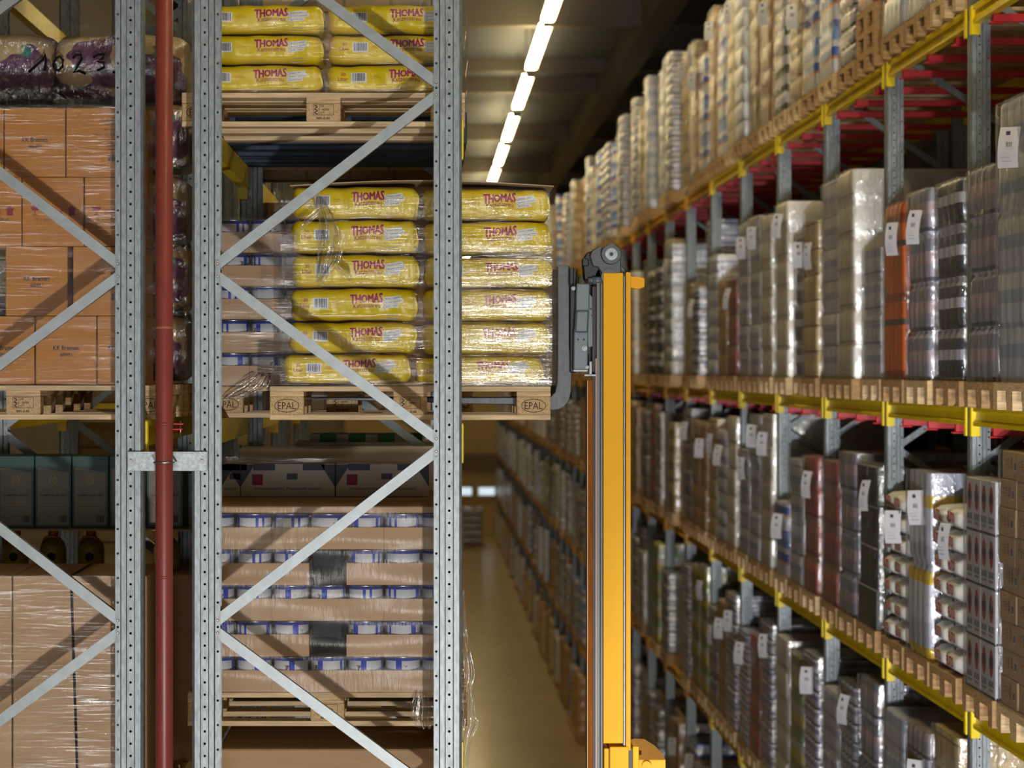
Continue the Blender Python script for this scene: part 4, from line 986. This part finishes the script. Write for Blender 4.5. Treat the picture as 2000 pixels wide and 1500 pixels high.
def rpallet():
    m = MB()
    for x in (-.6, -.0725, .455):
        for yy, w in ((-.4, .1), (-.0725, .145), (.3, .1)): m.box(x, x + .145, yy, yy + w, .022, .1)
        m.box(x, x + .145, -.4, .4, .1, .122)
    for yy, w in ((-.4, .1), (-.0725, .145), (.3, .1)): m.box(-.6, .6, yy, yy + w, 0, .022)
    m.box(-.6, .6, -.4, .4, .122, .144)
    return m
RP = rpallet().mesh('pallet', M['oldwood']); RP2 = rpallet().mesh('pallet', M['wood']); RPS = [RP, RP, RP2]
def sheet_tag():
    m = MB(); n = 6
    for i in range(n):
        a, b = i / n, (i + 1) / n; f = lambda q: -.018 * math.sin(q * PI * .9)
        m.face([(-.074, f(b), -.21 * b), (.074, f(b), -.21 * b), (.074, f(a), -.21 * a), (-.074, f(a), -.21 * a)], 0, True)
    put_rect(m, .0, -.035, .03, .02, 1, -.022); put_barcode(m, .01, -.095, .055, .032, 0, 1, -.024, random.Random(1), 6)
    for k in range(3): put_rect(m, -.02 + .01 * k, -.14 - .02 * k, .07, .006, 2, -.022)
    return m.mesh('label_sheet', [M['paper'], M['barink'], plain('grey_print', (.5, .5, .55), .6)], weld=False)
TAG = sheet_tag()

PHRASE = {'cartons': 'brown cartons', 'milk': 'grey-white packs', 'cream': 'cream packs', 'bottles': 'grey bottles', 'darkbottles': 'dark bottles', 'clear': 'pale blue packs', 'white': 'white tubs', 'bluewhite': 'blue and white packs',
          'red': 'dark red packs', 'orange': 'orange packs', 'labels': 'boxes with white labels', 'tan': 'tan packs', 'cans': 'silver cans', 'greenyel': 'yellow-green packs', 'whiteyel': 'white sacks with yellow bands', 'black': 'black cartons', 'tissue': 'white packs with red lettering', 'spirit': 'white cartons with red ovals', 'brownbox': 'brown boxes with black marks'}
def tissue_mesh():
    me = MB(); N, K = 10, 16; vs_ = []
    for i in range(N + 1):
        u = -1 + 2 * i / N
        for k in range(K):
            th = 2 * PI * k / K; c, s_ = math.cos(th), math.sin(th); q = (abs(c) ** 4 + abs(s_) ** 4) ** -.25; e = 1 - .22 * abs(u) ** 8
            vs_.append((c * q * .3 * e, u * .195, s_ * q * .066 * e))
    me.raw(vs_, [(i * K + k, i * K + (k + 1) % K, (i + 1) * K + (k + 1) % K, (i + 1) * K + k) for i in range(N) for k in range(K)], 0, True)
    me.raw(vs_, [tuple(range(K))[::-1], tuple(range(N * K, N * K + K))])
    a = me.mesh('pack', plain('white_pack', (.72, .71, .69), .4))
    q = MB(); put_text(q, 'PUTO', .20, .062, 0, .008, 0, 0, .03); put_rect(q, .1, -.045, .06, .02, 1)
    for i, v in enumerate(q.v): q.v[i] = (-.3025, -v[0], v[2])
    b = q.mesh('printed_text', [plain('red_print', (.42, .015, .01), .5), M['barink']])
    c = MB(); put_rect(c, -.18, .03, .10, .05, 0)
    for i, v in enumerate(c.v): c.v[i] = (v[0], -.197, v[2])
    return a, b, c.mesh('red_patch', plain('red_patch_print', (.55, .02, .02), .5))
TIS = tissue_mesh()
def box_mesh(w, dp, h, mat, bev=.004):
    m = MB(); m.box(-w / 2, w / 2, -dp / 2, dp / 2, 0, h); return m.mesh('carton', mat, bevel=bev)
def spirit_parts():
    wm = plain('white_gloss_carton', (.62, .63, .67), .35); a = box_mesh(.58, .385, .288, wm)
    q = MB(); rd = plain('red_oval_print', (.34, .02, .02), .5)
    for cx in (-.10, .09):
        n = 24
        q.face([(cx + .052 * math.cos(2 * PI * i / n), 0, .185 + .075 * math.sin(2 * PI * i / n)) for i in range(n)], 0)
        q.face([(cx + .040 * math.cos(2 * PI * i / n) * (1 + .35 * math.cos(4 * PI * i / n)), -.0006, .19 + .032 * math.sin(2 * PI * i / n)) for i in range(n)], 1)
        put_text(q, 'BACARDI', .13, .036, cx, .075, 1, 0, .02); put_rect(q, cx, .04, .11, .014, 2)
    put_rect(q, 0, .004, .385, .012, 1)
    for i, v in enumerate(q.v): q.v[i] = (-.2908 + v[1], -v[0], v[2])
    b = q.mesh('printed_emblem', [rd, M['ink'], plain('grey_ink', (.25, .25, .28), .6)])
    q = MB(); put_rect(q, 0, .004, .57, .012, 0)
    for i, v in enumerate(q.v): q.v[i] = (v[0], -.1932, v[2])
    return a, b, q.mesh('dark_edge', M['ink'])
SPI = spirit_parts()
def brown_parts():
    a = box_mesh(.58, .385, .146, M['cartonlight']); q = MB()
    put_text(q, 'Vorsicht', .07, .014, -.1, .10, 0); put_text(q, 'Glas', .04, .012, -.1, .075, 0)
    ellipse(q, .03, .085, .022, .026, .005, 0, 0, 14); put_rect(q, .03, .085, .006, .075, 0); put_barcode(q, .12, .07, .05, .05, 1, 0, 0, random.Random(5), 7)
    for k in range(4): put_rect(q, -.04, .105 - .015 * k, .03, .005, 0)
    for i, v in enumerate(q.v): q.v[i] = (-.2908 + v[1], -v[0], v[2])
    return a, q.mesh('printed_marks', [M['ink'], M['barwhite']])
BRN = brown_parts()
def black_parts():
    a = box_mesh(.58, .385, .275, plain('black_carton', (.028, .027, .026), .35)); q = MB()
    for cx in (-.10, .09):
        ellipse(q, cx, .15, .055, .085, .008, 0, 0, 20); put_rect(q, cx, .15, .045, .012, 0); put_rect(q, cx, .11, .03, .01, 0)
    put_rect(q, 0, .268, .385, .012, 1)
    for i, v in enumerate(q.v): q.v[i] = (-.2908 + v[1], -v[0], v[2])
    return a, q.mesh('printed_arches', [plain('grey_line_print', (.22, .21, .19), .5), M['barwhite']])
BLK = black_parts()
LABELSHEET = box_mesh(.001, .10, .12, M['barwhite'], 0)

loads = []
def load(tier, bay, slot, style, h, dx=0.0, wy=.72, film=True, tags=1, pal=1, near=True, rng=R):
    y0 = D0 + BAY * bay + .1 + .075 + .4 + slot * .875; z = TZ[tier]
    lab = 'pallet of %s on %s tier across aisle, %s bay, %s slot' % (PHRASE[style], TN[tier], ordn(bay + 1), ('front', 'middle', 'rear')[slot])
    t = thing('wrapped_pallet', lab, 'pallet load', (XR + .55 + dx, y0, z), 'wrapped pallets of the long rack')
    for p in range(pal): obj('pallet', rng.choice(RPS), t, (0, 0, .144 * p))
    zb = .145 * pal; w = 1.16; g = style
    if style in ('tissue', 'spirit', 'brownbox', 'black') and near:
        zb += .001
        if style == 'tissue':
            n = max(1, round(h / .138))
            for r_ in range(n):
                for c in (-1, 1):
                    o = obj('pack', TIS[0], t, (-.29 + rng.uniform(-.01, .01), c * .198, zb + .068 + r_ * .138)); obj('printed_text', TIS[1], o)
                    if c < 0 and r_ % 2: obj('red_patch', TIS[2], o)
        elif style == 'spirit':
            n = max(1, round(h / .29))
            for r_ in range(n):
                for c in (-1, 1):
                    o = obj('carton', SPI[0], t, (-.29, c * .194, zb + r_ * .29)); obj('printed_emblem', SPI[1], o)
                    if c < 0: obj('dark_edge', SPI[2], o)
        else:
            parts, ph = (BRN, .148) if style == 'brownbox' else (BLK, .277)
            n = max(1, round(h / ph))
            for r_ in range(n):
                for c in (-1, 1):
                    o = obj('carton', parts[0], t, (-.29 + rng.uniform(-.012, .012), c * .194, zb + r_ * ph)); obj('printed_marks', parts[1], o)
        hh = n * {'tissue': .138, 'spirit': .29, 'brownbox': .148, 'black': .277}[style]
        obj('rear_goods', loft_obj('cartons', .56, .76, hh), t, (.30, 0, zb)); h = hh
        lw = .78
    else:
        if style in ('tissue', 'spirit', 'brownbox'): style = 'cartons'
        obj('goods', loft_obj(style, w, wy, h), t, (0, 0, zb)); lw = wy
    if film: obj('wrap_film', loft_obj('milk', w + .02, lw + .02, h + .012, .012, M['filmload'], 'film', .004, .004), t, (0, 0, zb - .006))
    for q in range(tags):
        zz = zb + h - .06 - q * .55 - rng.uniform(0, .12)
        if zz < .4: continue
        o = obj('label_sheet', TAG, t, (-.60 - .03, -lw / 2 + .10 - .02 * q + rng.uniform(0, .1), zz)); o.rotation_euler = (rng.uniform(-.12, .05), rng.uniform(-.06, .06), -rng.uniform(.6, 1.25)); o.scale = (.78, 1, 1)
    return t
def top_h(py, bay, slot, tier, pal=1):
    d = D0 + BAY * bay + .175 + slot * .875
    return max(.35, round(Z(py, d) - TZ[tier] - .145 * pal, 2))
N_ = {}
def near(tier, bay, slot, style, py, **k): N_[(tier, bay, slot)] = (style, top_h(py, bay, slot, tier, k.get('pal', 1)), k)
# second tier
near(1, -1, 2, 'bottles', 318, wy=.74); near(1, -1, 1, 'clear', 178, dx=-.02)
near(1, 0, 2, 'orange', 392, tags=1); near(1, 0, 1, 'bottles', 365); near(1, 0, 0, 'darkbottles', 345, dx=.02)
near(1, 1, 2, 'milk', 350); near(1, 1, 1, 'cream', 328, dx=-.02); near(1, 1, 0, 'milk', 482, dx=.03)
near(1, 2, 2, 'cream', 392); near(1, 2, 1, 'darkbottles', 455, dx=.05); near(1, 2, 0, 'tan', 430)
near(1, 3, 2, 'milk', 432); near(1, 3, 1, 'milk', 420); near(1, 3, 0, 'cream', 418)
near(1, 4, 2, 'white', 496); near(1, 4, 1, 'cartons', 548); near(1, 4, 0, 'red', 545)
near(1, 5, 1, 'cans', 560); near(1, 5, 2, 'tan', 552)
# third tier
near(2, -1, 2, 'spirit', 968, dx=-.01, tags=0); near(2, -1, 1, 'brownbox', 888, dx=.0, tags=0)
near(2, 0, 2, 'tissue', 968, tags=1, film=False); near(2, 0, 1, 'whiteyel', 925, tags=1); near(2, 0, 0, 'tissue', 985, tags=1, film=False)
near(2, 1, 2, 'red', 905); near(2, 1, 1, 'bottles', 888); near(2, 1, 0, 'black', 912, tags=1)
near(2, 2, 2, 'bluewhite', 985); near(2, 2, 1, 'milk', 900); near(2, 2, 0, 'red', 895)
near(2, 3, 2, 'milk', 880); near(2, 3, 1, 'milk', 812); near(2, 3, 0, 'cream', 810)
near(2, 4, 2, 'tan', 818); near(2, 4, 1, 'white', 840); near(2, 4, 0, 'cream', 815)
near(2, 5, 0, 'cartons', 828); near(2, 5, 1, 'cartons', 822); near(2, 5, 2, 'bottles', 800)
# top tier
near(0, 0, 2, 'clear', -100, film=True); near(0, 0, 1, 'clear', -120); near(0, 0, 0, 'milk', -140); near(0, 1, 0, 'orange', -90, pal=3, tags=0)
near(0, 1, 1, 'cans', -60); near(0, 1, 2, 'bluewhite', -50, dx=-.02); near(0, 2, 0, 'bluewhite', -40); near(0, 2, 1, 'tan', -30); near(0, 2, 2, 'labels', -30, dx=-.01)
near(0, 3, 0, 'cartons', -30); near(0, 3, 1, 'tan', -20); near(0, 3, 2, 'white', -25, dx=-.04); near(0, 4, 0, 'tan', -20); near(0, 4, 1, 'bluewhite', 12); near(0, 4, 2, 'cartons', 10)
near(0, 5, 0, 'bluewhite', 100); near(0, 5, 1, 'cartons', 120)
# fourth tier
near(3, 0, 2, 'clear', 1410); near(3, 0, 1, 'bottles', 1435); near(3, 0, 0, 'tan', 1445)
near(3, 1, 0, 'bottles', 1340); near(3, 1, 1, 'cans', 1345); near(3, 1, 2, 'milk', 1360)
near(3, 2, 0, 'cans', 1285); near(3, 2, 1, 'greenyel', 1290); near(3, 2, 2, 'cream', 1255); near(3, 3, 0, 'cans', 1222); near(3, 3, 1, 'red', 1250); near(3, 3, 2, 'cans', 1240)
near(3, 4, 0, 'cans', 1165); near(3, 4, 1, 'cartons', 1180); near(3, 4, 2, 'bottles', 1195); near(3, 5, 0, 'greenyel', 1110); near(3, 5, 1, 'greenyel', 1108)
pool = {0: ['tan', 'cartons', 'milk', 'bluewhite', 'cream', 'cans', 'tan', 'bluewhite', 'clear'], 1: ['cans', 'milk', 'cartons', 'white', 'bottles', 'tan', 'cream', 'darkbottles'], 2: ['cartons', 'bottles', 'cans', 'milk', 'red', 'tan'], 3: ['cans', 'cans', 'greenyel', 'bottles', 'milk', 'clear'], 4: ['cans', 'bottles', 'milk', 'cartons', 'bluewhite'], 5: ['cartons', 'cans', 'tan', 'milk']}
cand = []
rs = random.Random(5)
for bay in range(-1, NB - 1):
    for tier in range(6):
        for slot in range(3):
            d = D0 + BAY * bay + .6 + slot * .875
            hmax = (1.95 if tier == 0 else 1.75 if tier == 1 else 1.35)
            h = round(rs.uniform(.72, 1.0) * hmax, 1); st = rs.choice(pool[tier]); dx = rs.choice((-.05, -.02, .02, .06, .09)); rv = rs.random()
            if (tier, bay, slot) in N_: st, h, kw = N_[(tier, bay, slot)]; kw = dict(kw)
            else:
                if tier == 0: h = round(rs.uniform(1.5, 1.85), 1)
                kw = {'dx': dx}
            px0 = VX + (XR - .05) / (d + .4) * F; py1 = VY + (H - TZ[tier]) / d * F; py0 = VY + (H - TZ[tier] - h - .15) / (d + .3) * F
            if px0 > 2000 or py0 > 1500 or py1 < 0: continue
            if d < 60 and (tier, bay, slot) not in N_ and rv < .04: continue
            cand.append((d, tier, bay, slot, st, h, kw))
cand.sort(key=lambda c: c[0])
far = []
for i, (d, tier, bay, slot, st, h, kw) in enumerate(cand):
    if i >= 290: far.append((d, tier, bay, slot, st, h, kw)); continue
    kw.setdefault('film', d < 44); kw.setdefault('tags', 1 if d < 34 and rs.random() < .45 else 0)
    load(tier, bay, slot, st, h, near=d < 24, rng=rs, **kw)
fm = MB(); keys = list(GM)
for d, tier, bay, slot, st, h, kw in far:
    y0 = D0 + BAY * bay + .1 + .075 + .4 + slot * .875; x = XR + .55 + kw.get('dx', 0); z = TZ[tier]
    fm.box(x - .6, x + .6, y0 - .4, y0 + .4, z + .0015, z + .14, len(keys)); fm.box(x - .58, x + .58, y0 - .38, y0 + .38, z + .145, z + .145 + h, keys.index(st))
if far: tag(fm.build('distant_pallet_loads', [GM[k] for k in keys] + [M['oldwood']], weld=False), 'mass of wrapped pallets dwindling towards the end of the long rack', 'pallet loads', None, 'stuff')
# goods of the rack behind the long rack
for k in range(-1, 4):
    for tier, hs in ((1, (.9, 1.3, .7)), (2, (1.25, 1.3, 1.1)), (3, (1.3, 1.1, 1.3))):
        for s_ in range(3):
            d = D0 + BAY * k + .57 + s_ * .875
            if VY + (H - TZ[tier] - 1.4) / d * F > 1500 or VX + 4.2 / d * F > 2000: continue
            st = rs.choice(['cartons', 'cartons', 'cans', 'bottles'])
            t = thing('wrapped_pallet', 'shadowed pallet of %s behind the long rack, %s tier, %s bay, %s slot' % (PHRASE[st], TN[tier], ordn(k + 1), ('front', 'middle', 'rear')[s_]), 'pallet load', (4.98, d, TZ[tier]), 'pallets in the rear row')
            obj('pallet', RP, t); obj('goods', loft_obj(st, 1.16, .78, round(hs[s_] + rs.uniform(-.1, .1), 1)), t, (0, 0, .145))
for k in range(-1, 5):
    y = D0 + BAY * k
    t = thing('rack_upright', 'rear-row rack frame against the dim wall, %s from the near end' % ordn(k + 1), 'rack frame', (4.42, y, 0), 'frames of the rear row')
    obj('post', upSf, t, (.115, .05, 0)); obj('post', upS, t, (1.1 - .115, .05, 0))
    for i in (1, 2, 3): rail('yellow rail of the rear row behind the long rack, %s tier, %s bay' % (TN[i], ordn(k + 1)), 4.42, y, TZ[i], 'o', False, 'rails of the rear row')

# far load standing in the aisle
d = 113; t = thing('wrapped_pallet', 'lone dark wrapped pallet load standing on the aisle floor near the far wall', 'pallet load', (X(921, d), d + .6, 0))
obj('pallet', RP, t); obj('goods', loft_obj('darkbottles', .86, 1.1, 1.5), t, (0, 0, .145))
